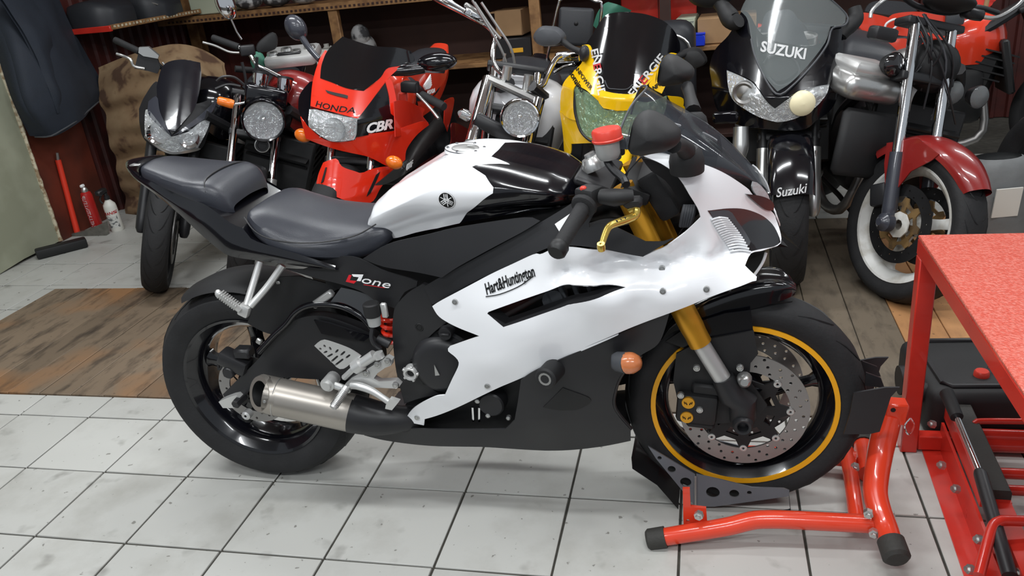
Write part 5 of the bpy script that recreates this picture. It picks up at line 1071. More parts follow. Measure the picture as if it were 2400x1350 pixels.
b2.p('switch_housing', MB().box(b2.at('a 1115,195', -.28)[0], (.05, .07, .05), Matrix.Rotation(.3, 3, 'X'), .008, 2), SB); b2.p('brake_lever', MB().tube(b2.at('a 762,132 860,160 970,208 1050,215', [-.32, -.3, -.27, -.26]), .006, 8, sm=14), SIL)
b2.p('mirror_stalk', MB().tube(b2.at('a 1068,110 1030,50 K 1850,140', [-.28, -.28, -.29]), .005, 8), CHR)
mm = b2.at('K 1845,130 1770,60 1740,0 1790,-60 1860,-50 1885,40 1870,90', -.29); ctr_ = sum(mm, V())/len(mm); b2.p('mirror', MB().ell(b2.at('K 1810,30', -.29)[0], (.03, .045, .075), Matrix.Rotation(.5, 3, 'X')), CHR)
mo = b2.at('a 1180,170 1215,115 1305,52 1350,85 1335,185 1200,212', -.3); cx = sum(mo, V())/6; P = crv(mo, 20, True); n = 20
b2.p('mirror', MB().add(P+[cx+(p-cx)*.9+V((.03, 0, 0)) for p in P]+[cx+V((.04, 0, 0)), cx+V((-.004, 0, 0))], [[i, (i+1) % n, n+(i+1) % n, n+i] for i in range(n)]+[[n+i, n+(i+1) % n, 2*n] for i in range(n)]+[[(i+1) % n, i, 2*n+1] for i in range(n)]), MB_)
for q in ('a 1070,290 1100,420 1110,560', 'a 870,440 920,405 1010,410 1090,470', 'a 860,500 960,465 1060,480', 'a 1190,250 1180,340 1150,430'): b2.p('cable', MB().tube(b2.at(q, [-.22]*len(px(q))), .007, 6, sm=14), SB)

# --- 3: red sport bike
b3 = Bike('red and black faired sport motorcycle with dark screen and square headlamp', .54, 1.45, -90, 0, -.11)
b3.front(rim=SB, fork_m=CHR, leg_m=SB, rake=.42, L=.5, tread=0); b3.body(tank_m=RDT, tail_m=RDT, z=.86, wide=.17)
f3 = lambda y, z: .04-3.2*(y+.06)**2-.75*max(0, z-.8)
b3.sheet('nose_cowl', 'b 345,175! 300,250 255,400 238,578! 340,605 440,632 580,668! 660,560 740,445 785,385 865,300 830,286! 790,300 740,362 690,425 620,470! 500,450 390,407 308,377! 320,270 362,200', f3, RED, cut=.02, step=.01)
b3.sheet('screen', 'b 308,377! 320,280 362,180 470,78! 560,110 700,148 850,165 930,200! 942,280 865,300 780,312 730,382 620,470! 500,450 390,407', lambda y, z: f3(y, z)+.003, DSC, cut=.02, step=.01)
b3.sheet('air_slot', 'b 345,462! 500,500 505,525! 490,520 360,482', lambda y, z: f3(y, z)+.004, DK)
hl3 = b3.sheet('headlamp', 'b 230,600! 330,615 580,668! 572,770 548,822! 440,832 370,826 228,728!', lambda y, z: f3(y, z)-.012, REF, cut=.02); b3.sheet('lens', 'b 230,600! 330,615 580,668! 572,770 548,822! 440,832 370,826 228,728!', lambda y, z: f3(y, z)+.002, LNS, hl3, th=.003)
c0 = b3.at('b 420,740', 0)[0]; b3.p('reflector_bowl', MB().lathe(V((f3(c0.y, c0.z)-.006, c0.y, c0.z)), (1, .1, 0), [(0, -.03), (.02, -.026), (.04, -.012), (.052, .0), (.05, -.004)], 24), CHR, hl3)
for k in range(9):
    q = b3.at('b %d,%d %d,%d' % (400+k*18, 670+k*7, 330+k*26, 790+k*5), 0); b3.p('lens_rib', MB().tube([V((f3(p.y, p.z)-.004, p.y, p.z)) for p in q], .003, 5), LNS, hl3)
b3.sheet('lower_cowl', 'b 165,655! 228,735 370,832 550,828 580,780 690,775 830,760! 960,715 1060,690 1085,720! 1000,790 930,890 920,965! 860,1010 790,1010 700,965 600,930 330,862 205,812!', lambda y, z: .02-2.6*(y+.06)**2-.2*max(0, .72-z), RED, cut=.02, label='red lower nose cowl')
b3.sheet('cowl_wedge', 'b 578,672! 660,562 780,398! 805,520 832,640 830,752! 570,802!', lambda y, z: f3(y, z)+.002, GB, cut=.02)
b3.sheet('cowl_wedge', 'b 150,600! 160,500 240,400 250,430 238,578 228,735!', lambda y, z: f3(y, z)-.02, GB)
b3.sheet('cowl_rail', 'b 765,405! 800,395 822,520 842,640 830,655! 800,640 785,520', lambda y, z: f3(y, z)+.008, RED)
b3.sheet('side_fairing', 'b 840,545! 920,540 1062,600! 1048,650 1085,712 1000,770 850,800! 845,660', lambda x, z: .235, RED, None, False, 1); b3.sheet('side_fairing', 'b 922,965! 930,890 1010,790 1100,700 1165,620! 1240,860 1100,950 900,1080 780,1140 700,1150!', lambda x, z: .225, GB, None, False, 1)
b3.sheet('belly_fairing', 'b 1050,980! 1240,860 1260,700 1400,760! 1400,1100 1000,1100', lambda x, z: .21, DRD, None, False, 1)
b3.sheet('side_fairing', 'b 1205,540! 1270,520 1255,640 1195,860!', lambda x, z: .2, RED, None, False, 1)
def dtext(b, txt, q, x, size, mtl, par, fr=True, ax=0, sh=0, bold=.01, xs=1, lift=.006, fn=None):
    a, c_ = b.at(q, x, fr, ax); r = (c_-a).normalized(); nn = V((1, 0, 0)) if ax == 0 else V((0, 1, 0)); u = nn.cross(r)
    if u.z < 0: u = -u
    t_ = text_mb(txt, size, a.lerp(c_, .5)+(V() if fn else nn*lift), r, u, .001, sh, bold, xs=xs); o_ = a.lerp(c_, .5)
    if fn: t_.v = [V((fn(p_.y, p_.z)+lift+random.choice((0, 0)), p_.y, p_.z)) if ax == 0 else V((p_.x, fn(p_.x, p_.z)+lift, p_.z)) for p_ in t_.v]
    return b.p('lettering', t_, mtl, par, fr, None, 20)
dtext(b3, 'HONDA', 'b 325,580 468,617', 0, .03, TXK, None, xs=1.5, lift=.002, fn=f3)
dtext(b3, 'CBR', 'b 580,768 800,738', [.0, -.1], .06, TXW, None, sh=.3, bold=.03, xs=1.0, lift=.011, fn=f3)
dtext(b3, '600F', 'b 885,1055 1005,965', .235, .04, TXW, None, False, 1, .3, .02, 1.2, .002)
for q in ('b 840,985', 'b 185,790'):
    c0 = b3.at(q, -.08 if q[2] == '8' else -.04)[0]; b3.p('indicator', MB().ell(c0, (.03, .04, .03), Matrix.Rotation(-.3, 3, 'X')), ORG)
# right hand side controls (bike's left)
g0, g1 = b3.at('b 1200,585 1040,500', [-.28, -.36]); b3.hand(g0, g1, .02); b3.p('switch_housing', MB().box(b3.at('b 955,440', -.4)[0], (.06, .08, .05), None, .01, 2), SB); b3.p('clutch_lever', MB().tube(b3.at('b 1005,495 1080,570 1160,668', [-.34, -.28, -.22]), .007, 8, sm=12), SIL)
b3.p('reservoir', MB().lathe(b3.at('b 905,510', -.4)[0], (0, 0, 1), [(0, -.02), (.02, -.02), (.02, .015), (0, .016)], 14), REDC)
b3.p('mirror', MB().ell(b3.at('b 1150,262', -.38)[0], (.05, .095, .042), Matrix.Rotation(.1, 3, 'X'), 24, 14), GB); b3.p('mirror_stalk', MB().tube(b3.at('b 1060,310 920,325 800,335 760,365', [-.37, -.34, -.3, -.26]), [.022, .026, .022, .012], 10, sm=14), GB)
b3.p('mirror', MB().ell(b3.at('H 320,222', -.36)[0], (.04, .05, .062), Matrix.Rotation(.6, 3, 'X')), GDK); b3.p('mirror_stalk', MB().tube(b3.at('H 370,300 430,390 510,480', [-.35, -.33, -.3]), [.016, .014, .014], 10, sm=8), GDK)
# tank graphics
wg = MB()
for k in range(6):
    t = k/5; a = b3.at('b %f,%f' % (1075+t*8, 352+t*70), .165, False, 1)[0]; c_ = b3.at('b %f,%f' % (1025-t*2+18*abs(t-.3), 425+t*30), .165, False, 1)[0]; wg.tube([a+V((0, .02, 0)), a.lerp(c_, .5)+V((0, .022, -.004)), c_+V((0, .02, 0))], [.003, .009, .005], 6)
b3.p('wing_emblem', wg, TXW, None, False); dtext(b3, 'HONDA', 'b 1060,490 1140,462', .19, .03, TXW, None, False, 1, .2, .02, 1.2, .004)
b3.sheet('tank_panel', 'b 900,400! 930,345 1080,340 1218,345! 1200,400 1110,510! 1040,440 960,370', lambda x, z: .17, RDT, None, False, 1)
mgq = 'b 330,985! 380,965 430,958 462,1010 560,1040 620,1052 660,1040 705,1060 732,1110! 722,1190 690,1262 590,1297! 470,1250 330,1182 278,1150! 295,1070'
b3.sheet('mudguard', mgq, lambda y, z: .18-7*(y-.01)**2-.5*max(0, z-.5), RED, cut=.018)
for q in ('b 345,1020! 355,1015 330,1120 312,1135!', 'b 690,1090! 700,1085 680,1200 655,1220!'): b3.sheet('mudguard_slot', q, lambda y, z: .185-7*(y-.01)**2-.5*max(0, z-.5), DK)

# --- 4: chrome cruiser
b4 = Bike('white and chrome cruiser with high handlebars and round headlamp', 1.22, 1.52, -84, 6, -.24)
b4.front(rim=CHR, fork_m=CHR, leg_m=CHR, rake=.5, L=.7, tread=0, guard=PWH); b4.body(tank_m=PWH, z=.72, wide=.19, seat_z=.7, wb=1.6, tank=((-.34, .1, .76, .6), (-.38, .19, .83, .57), (-.5, .25, .87, .54), (-.66, .24, .85, .55), (-.8, .16, .8, .6), (-.86, .08, .76, .64)))
lc = b4.at('c 820,1035', -.08)[0]; bulb_lamp(b4, lc, (1, .05, -.1), .086)
for q, xs_ in (('c 548,690 395,1250', [-.3, -.1]), ('c 985,880 850,1420', [-.28, -.08])): b4.p('fork_cover', MB().tube(b4.at(q, xs_), .03, 16), CHR)
cl_ = b4.at('c 545,690 960,880', -.28); b4.p('top_clamp', MB().tube([cl_[0], cl_[1]], .021, 8), SIL)
for q in ('c 700,680', 'c 885,755'): c0 = b4.at(q, -.3)[0]; b4.p('riser', MB().cyl(c0-V((0, 0, .02)), c0+V((0, 0, .05)), .022), SIL)
hb1 = b4.at('c 720,670 650,640 590,560 580,440 600,320 540,230 400,150 200,50 60,-20', [-.3, -.33, -.36, -.4, -.44, -.46, -.48, -.52, -.56]); b4.p('handlebar', MB().tube(hb1, .0135, 12, sm=40), CHR)
hb2 = b4.at('c 890,745 960,770 1020,750 1060,660 1110,560 1160,500 1280,470 1400,450', [-.3, -.31, -.33, -.37, -.41, -.44, -.47, -.5]); b4.p('handlebar', MB().tube(hb2, .0135, 12, sm=36), CHR)
b4.p('master_cylinder', MB().box(b4.at('c 430,140', -.44)[0], (.05, .11, .04), Matrix.Rotation(-.4, 3, 'X'), .01, 2), CHR); b4.p('brake_lever', MB().tube(b4.at('c 400,130 220,20 120,-30', [-.42, -.44, -.46]), .008, 8, sm=10), CHR); b4.p('reservoir_lid', MB().box(b4.at('c 400,75', -.44)[0], (.05, .08, .02), Matrix.Rotation(-.4, 3, 'X'), .006), SIL)
b4.p('clutch_perch', MB().box(b4.at('c 1240,500', -.46)[0], (.05, .12, .05), Matrix.Rotation(.2, 3, 'X'), .012, 2), CHR); b4.p('clutch_lever', MB().tube(b4.at('c 1120,640 1200,590 1300,560', -.44), .008, 8), CHR)
for q in ('c 400,0 520,200 640,400 700,560 700,700 690,820', 'c 480,20 620,230 730,400 770,540 770,660', 'c 690,470 660,620 640,780 600,900 560,1100', 'c 420,20 560,230 650,340'): b4.p('cable', MB().tube(b4.at(q, -.4), .0065, 6, sm=26), SIL)
i0, i1 = b4.at('c 290,985 385,1035', -.12); io = b4.p('indicator', MB().tube([i0, i0.lerp(i1, .15), i0.lerp(i1, .8), i1], [.012, .024, .024, .016], 16), CHR); b4.p('indicator_lens', MB().ell(i0.lerp(i1, .4)+V((.016, 0, 0)), (.014, .03, .018), Matrix.Rotation(-.4, 3, 'X')), LNS, io)
b4.p('fork_brace', MB().box(b4.at('c 600,1130', -.14)[0], (.05, .2, .06), Matrix.Rotation(-.35, 3, 'X'), .01), SB)
# seat pad and sissy bar at the far end
ps_ = b4.at('c 1310,235', -1.45, False)[0]; b4.p('backrest_pad', MB().box(ps_, (.05, .2, .21), Matrix.Rotation(.1, 3, 'X') @ Matrix.Rotation(-.1, 3, 'Y'), .02, 3), LSE, None, False)
b4.p('pad_button', MB().ell(ps_+V((.026, 0, .02)), (.006, .012, .012)), DK, None, False)
b4.p('sissy_bar', MB().tube([ps_+V((-.02, y, z)) for y, z in ((-.14, -.3), (-.12, .1), (-.09, .14), (0, .165), (.09, .15), (.13, .11), (.14, -.3))], .009, 10, sm=36), CHR, None, False)
sc_ = b4.at('c 350,640', -1.0, False)[0]
b4.p('saddle', MB().ell(V((-.95, -.03, .76)), (.34, .2, .1), Matrix.Rotation(.1, 3, 'Y')), LSE, None, False)

# --- 5: yellow sport bike
b5 = Bike('yellow faired sport motorcycle with tall dark screen and green tinted headlamp', 1.76, 1.5, -90, 0, -.13)
b5.front(rim=SB, fork_m=SB, leg_m=SB, rake=.42, L=.5, tread=0, guard=YEL); b5.body(tank_m=YEL, tail_m=YEL, z=.86)
f5 = lambda y, z: .02-3.0*(y+.0)**2-.72*max(0, z-.82)
b5.sheet('screen', 'd 270,395! 340,290 430,150 520,112 640,103! 800,125 950,180 1050,270 1100,380 1100,475! 1000,472 930,545 760,725 680,822! 560,822 440,800 408,765! 340,480 312,425', f5, DSC, cut=.02, step=.01, label='dark tinted screen')
b5.p('screen_line', MB().tube([V((f5(p.y, p.z)+.004, p.y, p.z)) for p in b5.at('d 445,700 480,755 530,762 640,765 690,730', -.05)], .0022, 5, sm=16), GRY)
fo5 = lambda d_: (lambda y, z: f5(y, z)+d_)
b5.sheet('cowl_arm', 'd 240,400! 272,392 312,400 332,480 362,640 410,790 382,885! 290,802 190,742! 160,800 165,950 190,1062! 110,1032 50,972! 50,880 72,740 150,640 232,560 255,480', fo5(.006), YEL, cut=.02, step=.01); b5.sheet('cowl_arm', 'd 980,482! 1030,462 1095,490 1050,585 1000,700 942,822! 830,752 870,690 790,765 740,770! 800,680 900,575', fo5(.006), YEL, cut=.02, step=.01)
b5.sheet('nose_cowl', 'd 408,790! 550,822 700,822 742,772! 692,880 642,972! 520,966 430,952! 382,885', fo5(.012), YEL, cut=.02)
lq = 'd 170,745! 290,812 382,892 430,958 520,972 642,978! 700,890 830,900 985,842! 975,960 900,1100 760,1210! 560,1205 450,1215 340,1222 240,1162 190,1062 165,950'
h5 = b5.sheet('headlamp', lq, fo5(-.02), GRF, cut=.03); b5.sheet('lens', lq, fo5(-.002), GLN, h5, th=.003)
b5.p('lamp_seal', MB().tube([V((f5(p.y, p.z)+.002, p.y, p.z)) for p in b5.at('d 170,745 165,950 190,1062 240,1162 340,1222 450,1215 560,1205', -.05)], .006, 6, sm=26), DK, h5)
b5.sheet('lower_cowl', 'd 50,972! 110,1032 190,1065 250,1172 362,1232 560,1215 760,1212! 760,1255 370,1256 150,1262! 145,1350 95,1345 82,1200 68,1080', lambda y, z: f5(y, z)-.01-.15*max(0, .7-z), YEL, cut=.03); b5.sheet('lower_cowl', 'd 988,840! 1122,862 1112,982! 1042,935', fo5(-.01), YEL); b5.sheet('lower_cowl', 'd 1130,930! 1180,1010 1165,1020! 1125,985', fo5(-.06), YEL)
for (u0, v0, u1, v1) in ((338, 470, 428, 765), (700, 785, 935, 525)):
    L_ = lambda t: (u0+(u1-u0)*t, v0+(v1-v0)*t)
    for tx, t0, t1, mt_ in (('EN', .0, .24, TXW), ('E', .33, .42, TXR), ('RGIE', .5, 1.0, TXW)):
        dtext(b5, tx, 'd %f,%f %f,%f' % (*L_(t0), *L_(t1)), -.09, .046, mt_, None, bold=.02, xs=1.0, lift=.01, fn=f5)
dtext(b5, 'MANPOWER', 'd 175,600 300,725', [-.12, -.09], .024, TXK, None, lift=.009, fn=f5); dtext(b5, 'domino', 'd 135,650 245,770', [-.13, -.09], .036, TXK, None, lift=.009, fn=f5, bold=.015); dtext(b5, 'MANPOWER', 'd 855,780 985,700', [-.06, -.11], .024, TXK, None, lift=.009, fn=f5)
for q, xs_, st in (('c 935,330 990,242 1080,236 1155,250 1218,322 1190,385 1120,405 1000,400', -.22, 'd 70,360 150,420 260,470'), ('d 1110,480 1160,435 1260,425 1320,480 1340,545 1270,590 1180,600', -.22, 'd 1170,465 1080,500 1000,545')):
    mo = b5.at(q, xs_); cx = sum(mo, V())/len(mo); P = crv(mo, 24, True); n = 24
    b5.p('mirror', MB().add([p+V((-.03, 0, 0)) for p in P]+P+[cx+(p-cx)*.8+V((.03, 0, 0)) for p in P]+[cx+V((.042, 0, 0)), cx+V((-.034, 0, 0))], [[r*n+i, r*n+(i+1) % n, (r+1)*n+(i+1) % n, (r+1)*n+i] for r in (0, 1) for i in range(n)]+[[2*n+i, 2*n+(i+1) % n, 3*n] for i in range(n)]+[[(i+1) % n, i, 3*n+1] for i in range(n)]), GRY if xs_ and q[0] == 'c' else MB_)
    S3 = b5.at(st, [-.21, -.17, -.12]); b5.p('mirror_stalk', MB().tube(S3, [.014, .012, .016], 10, sm=8), MB_); b5.p('stalk_boot', MB().ell(S3[-1], (.03, .022, .034)), SB)

# --- 6: black sport tourer
b6 = Bike('black faired sport tourer with tall clear screen and curved headlamp', 2.53, 1.5, -93, 0, 0)
b6.front(rim=SB, fork_m=SB, leg_m=SIL, rake=.42, L=.5, R=.3, w=.13, guard=None); b6.body(tank_m=GB, z=.86)
f6 = lambda y, z: .04-2.6*y**2-.8*max(0, z-.78)-.15*max(0, .78-z)
fo6 = lambda d_: (lambda y, z: f6(y, z)+d_)
b6.sheet('body_cowl', 'e 60,640! 45,520 90,390 200,270 290,100! 345,98 500,300 900,350 1000,208! 1092,220 1100,500 1080,700 1010,860 880,960! 800,1020 600,1030 400,1010 250,980 100,860', fo6(-.04), GB, cut=.03)
b6.sheet('nose_cowl', 'e 182,552! 190,400 220,240 292,98! 342,98 362,140 372,300 402,430! 480,600 580,722! 700,642 850,482 960,332 1002,208! 1090,222 1075,380 1040,540 992,668! 900,682 800,720 700,745 640,800 562,856! 500,805 432,692 380,640 285,592', f6, GB, cut=.02, step=.01)
lq = 'e 180,555! 290,602 380,652 440,725 500,812 560,860! 640,802 720,745 850,692 992,666! 972,740 900,832 800,902 680,952 580,967! 450,932 320,862 230,792 190,680'
h6 = b6.sheet('headlamp', lq, fo6(-.014), REF, cut=.02); b6.sheet('lens', lq, fo6(.002), LNS, h6, th=.003, cut=.02)
c0 = b6.at('e 315,735', -.06)[0]; b6.p('projector', MB().lathe(V((f6(c0.y, c0.z)-.004, c0.y, c0.z)), (1, -.3, 0), [(.046, -.03), (.046, .004), (.04, .006), (.03, 0), (.015, .006), (0, .008)], 28), STL, h6)
c0 = b6.at('e 770,780', -.06)[0]; b6.p('lamp_bulb', MB().lathe(V((f6(c0.y, c0.z)-.002, c0.y, c0.z)), (1, .2, 0), [(.048, -.03), (.048, .004), (.036, .014), (.018, .02), (0, .022)], 28), YLB, h6)
scq = 'e 288,90! 330,0 420,-90 560,-120 700,-120 860,-90 980,-30 1122,112! 1108,190 1002,208! 960,332 850,482 700,642 580,722! 480,600 402,430 372,300 342,150'
b6.sheet('windscreen', scq, lambda y, z: f6(y, z)+.012, CLS, cut=.03, th=.003, label='clear tall windscreen')
b6.p('screen_edge', MB().tube([V((f6(p.y, p.z)+.013, p.y, p.z)) for p in b6.at('e 372,300 402,430 480,600 580,722 700,642 850,482 960,332 1002,208 1108,190 1122,112 980,-30', [-.2, -.15, -.08, -.03, -.06, -.13, -.2, -.25, -.26, -.3, -.36])], .004, 6, sm=50), GRY)
b6.sheet('dash_binnacle', 'e 470,500! 510,450 600,440 700,455 735,500 742,560! 660,625 575,642! 510,590', fo6(-.02), MB_); b6.p('binnacle_rim', MB().tube([V((f6(p.y, p.z)-.012, p.y, p.z)) for p in b6.at('e 470,500 515,450 600,438 700,455 738,500 742,560 660,625 575,642 510,590', -.1)], .004, 6, sm=40, closed=False), GRY)
b6.sheet('dash', 'e 420,420! 480,120 600,80 720,110 860,430! 700,520 500,520', lambda y, z: f6(y, z)-.09, GDK)
for q in ('e 480,260', 'e 800,300'): c0 = b6.at(q, -.27)[0]; g_ = b6.p('gauge', MB().lathe(c0, (.2, 0, 1), [(.045, -.03), (.048, .01), (.04, .014), (.036, .006), (0, .006)], 24), SIL)
dtext(b6, 'SUZUKI', 'e 512,382 742,412', -.1, .05, TXW, None, bold=.03, xs=1.0, lift=.014, fn=f6)
S3 = b6.at('e 90,-40 150,60 230,170 275,160', [-.3, -.28, -.24, -.22]); b6.p('mirror_stalk', MB().tube(S3, [.035, .03, .04, .03], 12, sm=14), MB_); b6.p('mirror', MB().ell(b6.at('e 60,-60', -.3)[0], (.05, .1, .06)), MB_)
S3 = b6.at('e 1090,290 1130,230 1200,150 1190,60', [-.24, -.26, -.3, -.32]); b6.p('mirror_stalk', MB().tube(S3, [.02, .03, .03, .025], 12, sm=14), MB_)
for q in ('e 290,1190', 'e 630,1260'):
    c0 = b6.at(q, -.04)[0]; b6.p('fork_guard', MB().tube([c0+V((-.03, 0, .09)), c0+V((-.01, 0, .02)), c0, c0+V((.01, 0, -.03))], [.03, .033, .03, .02], 14), SIL)
rows = [[V((math.cos(t)*(.3+dr), y, .3+math.sin(t)*(.3+dr))) for t in np.linspace(.55, 2.5, 10)] for y, dr in ((-.085, -.03), (-.075, .012), (0, .03), (.075, .012), (.085, -.03))]; mg = b6.p('mudguard', MB().loft(rows, 26, 12), GB)
dtext(b6, 'Suzuki', 'g 440,190 580,170', .2, .042, TXW, mg, sh=.3, bold=.01, lift=.004, fn=lambda y, z: math.sqrt(max(.33**2-(z-.3)**2, .01))-1.2*y*y)
b6.p('indicator', MB().box(b6.at('e 170,930', -.04)[0], (.02, .1, .05), None, .01), GB)
b6.p('hand_lever', MB().tube(b6.at('e 810,1240 880,1245 890,1190', -.1), .006, 6), SIL)

# --- 7: stripped bike with the white front wheel
b7 = Bike('stripped motorcycle with white front wheel and dark red mudguard without headlamp', 2.895, 1.318, -84, 23, -.28)
b7.front(rim=WRIM, fork_m=CHR, leg_m=GDK, rake=.24, L=.74, R=.3, w=.13, disc_m=DK, car_m=BRN, sp_m=WRIM, yo=.088); b7.body(tank_m=SIL, engine_m=DK, z=.8, seat_z=.76)
for k, (t0, t1, wy) in enumerate(((.2, 2.6, 1),)):
    rows = [[V((math.cos(t)*(.3+dr), y*(.55+.45*math.sin(min(max((t-.6)/.8, 0), 1)*PI/2)), .3+math.sin(t)*(.3+dr))) for t in np.linspace(.66, 2.3, 12)] for y, dr in ((-.085, -.02), (-.078, .014), (0, .04), (.078, .014), (.085, -.02))]
    mg = b7.p('mudguard', MB().loft(rows, 30, 14), DRD, None, True, 'dark red mudguard')
for sg in (-1, 1): b7.p('mudguard_side', MB().plate([V((x, sg*.088, z)) for x, z in ((.1, .585), (-.02, .62), (-.16, .575), (-.14, .5), (-.1, .42), (-.04, .42), (.0, .5), (.08, .56))], (0, .005*-sg, 0)), DRD, mg)
top = b7.top
b7.p('handlebar', MB().tube([top+V((-.06, -.34, .1)), top+V((-.04, -.2, .1)), top+V((-.03, -.08, .06)), top+V((-.03, .08, .06)), top+V((-.04, .2, .1)), top+V((-.06, .34, .1))], .011, 10, sm=30), SB)
b7.hand(top+V((-.065, -.37, .1)), top+V((-.045, -.24, .1))); b7.p('switch_housing', MB().box(top+V((-.04, -.2, .1)), (.06, .05, .06), None, .01, 2), SB)
b7.p('bar_end', MB().cyl(top+V((-.066, -.385, .1)), top+V((-.065, -.37, .1)), .01), REDC)
lv = b7.F.at(*px('f 345,465')[0][:2], 1, -.3)
b7.p('brake_lever', MB().tube([top+V((-.0, -.16, .08)), top+V((.035, -.2, .085)), top+V((.05, -.28, .06)), top+V((.06, -.34, .01)), top+V((.065, -.345, -.02))], [.012, .01, .009, .007, .007], 8, sm=16), SIL)
b7.p('clutch_lever', MB().tube([top+V((.0, .16, .07)), top+V((.03, .24, .07)), top+V((.03, .32, .12)), top+V((.02, .36, .16))], .008, 8, sm=14), SIL); b7.p('clutch_perch', MB().box(top+V((-.0, .16, .07)), (.05, .09, .04), None, .01), SB)
b7.p('instrument_cover', MB().ell(top+V((.02, .02, .09)), (.07, .11, .03), Matrix.Rotation(-.3, 3, 'Y')), MB_)
for sg, y in ((-1, -.15), (1, .17), (1, .3)):
    c0 = top+V((.02, y, -.16 if sg < 0 else -.22)); io = b7.p('indicator', MB().lathe(c0, (1, 0, 0), [(0, -.04), (.03, -.035), (.045, .0), (.046, .01)], 20), MB_ if sg < 0 else SB); b7.p('indicator_lens', MB().lathe(c0, (1, 0, 0), [(.045, .008), (.035, .02), (0, .026)], 20), DLN if sg < 0 else LNS, io)
for k in range(9):
    a = top+V((random.uniform(-.03, .05), random.uniform(-.12, .14), random.uniform(-.02, .06))); c_ = top+V((random.uniform(0, .08), random.uniform(-.1, .2), random.uniform(-.35, -.18))); b7.p('loose_wire', MB().tube([a, a.lerp(c_, .4)+V((.05, random.uniform(-.06, .06), 0)), c_], .004, 6, sm=12), SB if k != 4 else GRY)
b7.p('wiring_bundle', MB().ell(top+V((.0, .06, -.14)), (.07, .11, .1)), DK)
b7.p('airbox', MB().box((-.3, -.17, .77), (.22, .26, .1), Matrix.Rotation(.15, 3, 'Y'), .04, 3), SIL); b7.p('airbox_lid', MB().box((-.3, -.17, .835), (.18, .22, .05), Matrix.Rotation(.15, 3, 'Y'), .02, 2), ALU)
b7.p('radiator_shroud', MB().box((-.24, -.12, .55), (.05, .26, .26), Matrix.Rotation(-.1, 3, 'Y'), .02), MB_)
b7.p('regulator', MB().box(top+V((-.02, -.2, -.06)), (.06, .1, .05), None, .012, 2), SB)
for z in (.0,):
    b7.p('speed_sensor', MB().lathe(V((-.0, -.13, .3)), (0, -1, 0), [(0, .03), (.014, .03), (.02, .02), (.035, .01), (.036, -.02)], 16), GDK)
    b7.p('sensor_ring', MB().lathe(V((.02, -.085, .3)), (0, -1, 0), [(.02, 0), (.05, 0), (.05, -.006), (.02, -.006)], 9), WRIM)

# --- 8: red bike at the back
b8 = Bike('red motorcycle with black seat behind the stripped bike', 4.1, 2.98, -8, 0, -.1)
b8.front(rim=SB, fork_m=SB, leg_m=SB, rake=.42, L=.6, tread=0); b8.body(tank_m=RDT, tail_m=RDT, z=.76, wide=.18, seat_z=.74)
b8.sheet('tail_fairing', 'f 180,110! 215,88 330,105 420,130! 340,200 200,230 180,270 270,400! 230,420 120,370 85,300!', lambda x, z: -.15, RDT, None, False, 1); b8.sheet('side_fairing', 'f 275,300! 520,270 530,340 420,355 290,360', lambda x, z: -.16, RDT, None, False, 1)
b8.p('frame_brace', MB().tube(b8.at('f 195,270 225,340 270,400', -.14, False, 1), .018, 8), SIL, None, False)
b8.p('tank_emblem', MB().tube(b8.at('f 370,220 380,170 430,138 465,142 455,180 420,215', -.19, False, 1), .006, 6, sm=20), TXW, None, False)
b8.sheet('tank_panel', 'f 340,200! 400,120 460,92 600,82 760,100! 850,140 960,190 1005,260! 900,280 600,260 420,240', lambda x, z: -.16, RDT, None, False, 1)
b8.sheet('seat_pad', 'f 230,80! 250,40 300,10 420,5 520,20 600,75! 500,100 420,108', lambda x, z: -.12, LSE, None, False, 1, th=.1)
b8.p('mirror', MB().box(b8.at('f 865,115', -.2, False, 1)[0], (.09, .04, .09), None, .015, 2), GRY, None, False)
# ------------------------------------------------------------------ shelves and clutter
CARD = mat('cardboard', (166, 132, 96), .8, var=.08, vs=8); GBX = mat('pale_green_plastic', (176, 182, 160), .5, var=.05); BLU = mat('blue_plastic', (30, 60, 210), .35, coat=.4, var=.05); GRN = mat('green_plastic', (62, 120, 100), .45, var=.1, vs=10)
RCL = mat('red_cloth', (206, 48, 38), .7, var=.08); HND = mat('broom_wood', (176, 146, 108), .6, var=.1); GBG = mat('grey_bag', (116, 118, 118), .5, var=.12, bump=.3, bs=20); TYL = mat('tyre_sticker', (224, 168, 40), .5, var=.1); MIX = mat('grey_white_rags', (176, 176, 176), .8, var=.4, vs=10, rgb2=(60, 60, 62), mix=(.45, .55))
def bxt(name, label, cat, c, size, mtl, rz=0, bev=.006, parts=(), group=None):
    t = thing(name, label, cat, Frame(c[0], c[1], rz, 0, c[2]), group); MB().box((0, 0, size[2]/2), size, None, bev).build('body', mtl, t)
    for nm, pc, ps, pm in parts: MB().box(pc, ps, None, .002).build(nm, pm, t)
    return t
RK = thing('storage_rack', 'long wooden storage rack along the back wall', 'rack', Frame(.6, 3.95, 0))
MB().box((.3, 0, 1.15), (5.2, .5, .03), None, .004).build('upper_shelf', SHW, RK)
ft_ = MB().box((.3, -.256, 1.145), (5.2, .012, .05), None, .002).build('shelf_front', SHW, RK)
for k in range(70): MB().box((-2.2+k*.034, -.264, 1.14), (.016, .004, .014)).build('carved_notch', DSW, ft_)
MB().box((.9, -.02, .68), (4.0, .56, .03), None, .004).build('lower_shelf', SHW, RK); MB().box((.6, .0, .1), (4.6, .5, .03), None, .004).build('bottom_shelf', DSW, RK)
MB().box((.6, .26, .6), (4.6, .02, 1.15)).build('rack_back', DSW, RK)
for q in ('P 790,75', 'P 1255,40', 'P 1560,60'): c0 = WORLD.at(*px(q)[0][:2], 1, 3.73); MB().box((c0.x-.6, -.22, .565), (.07, .05, 1.13), None, .004).build('post', SHW if '1560' not in q else DSW, RK)
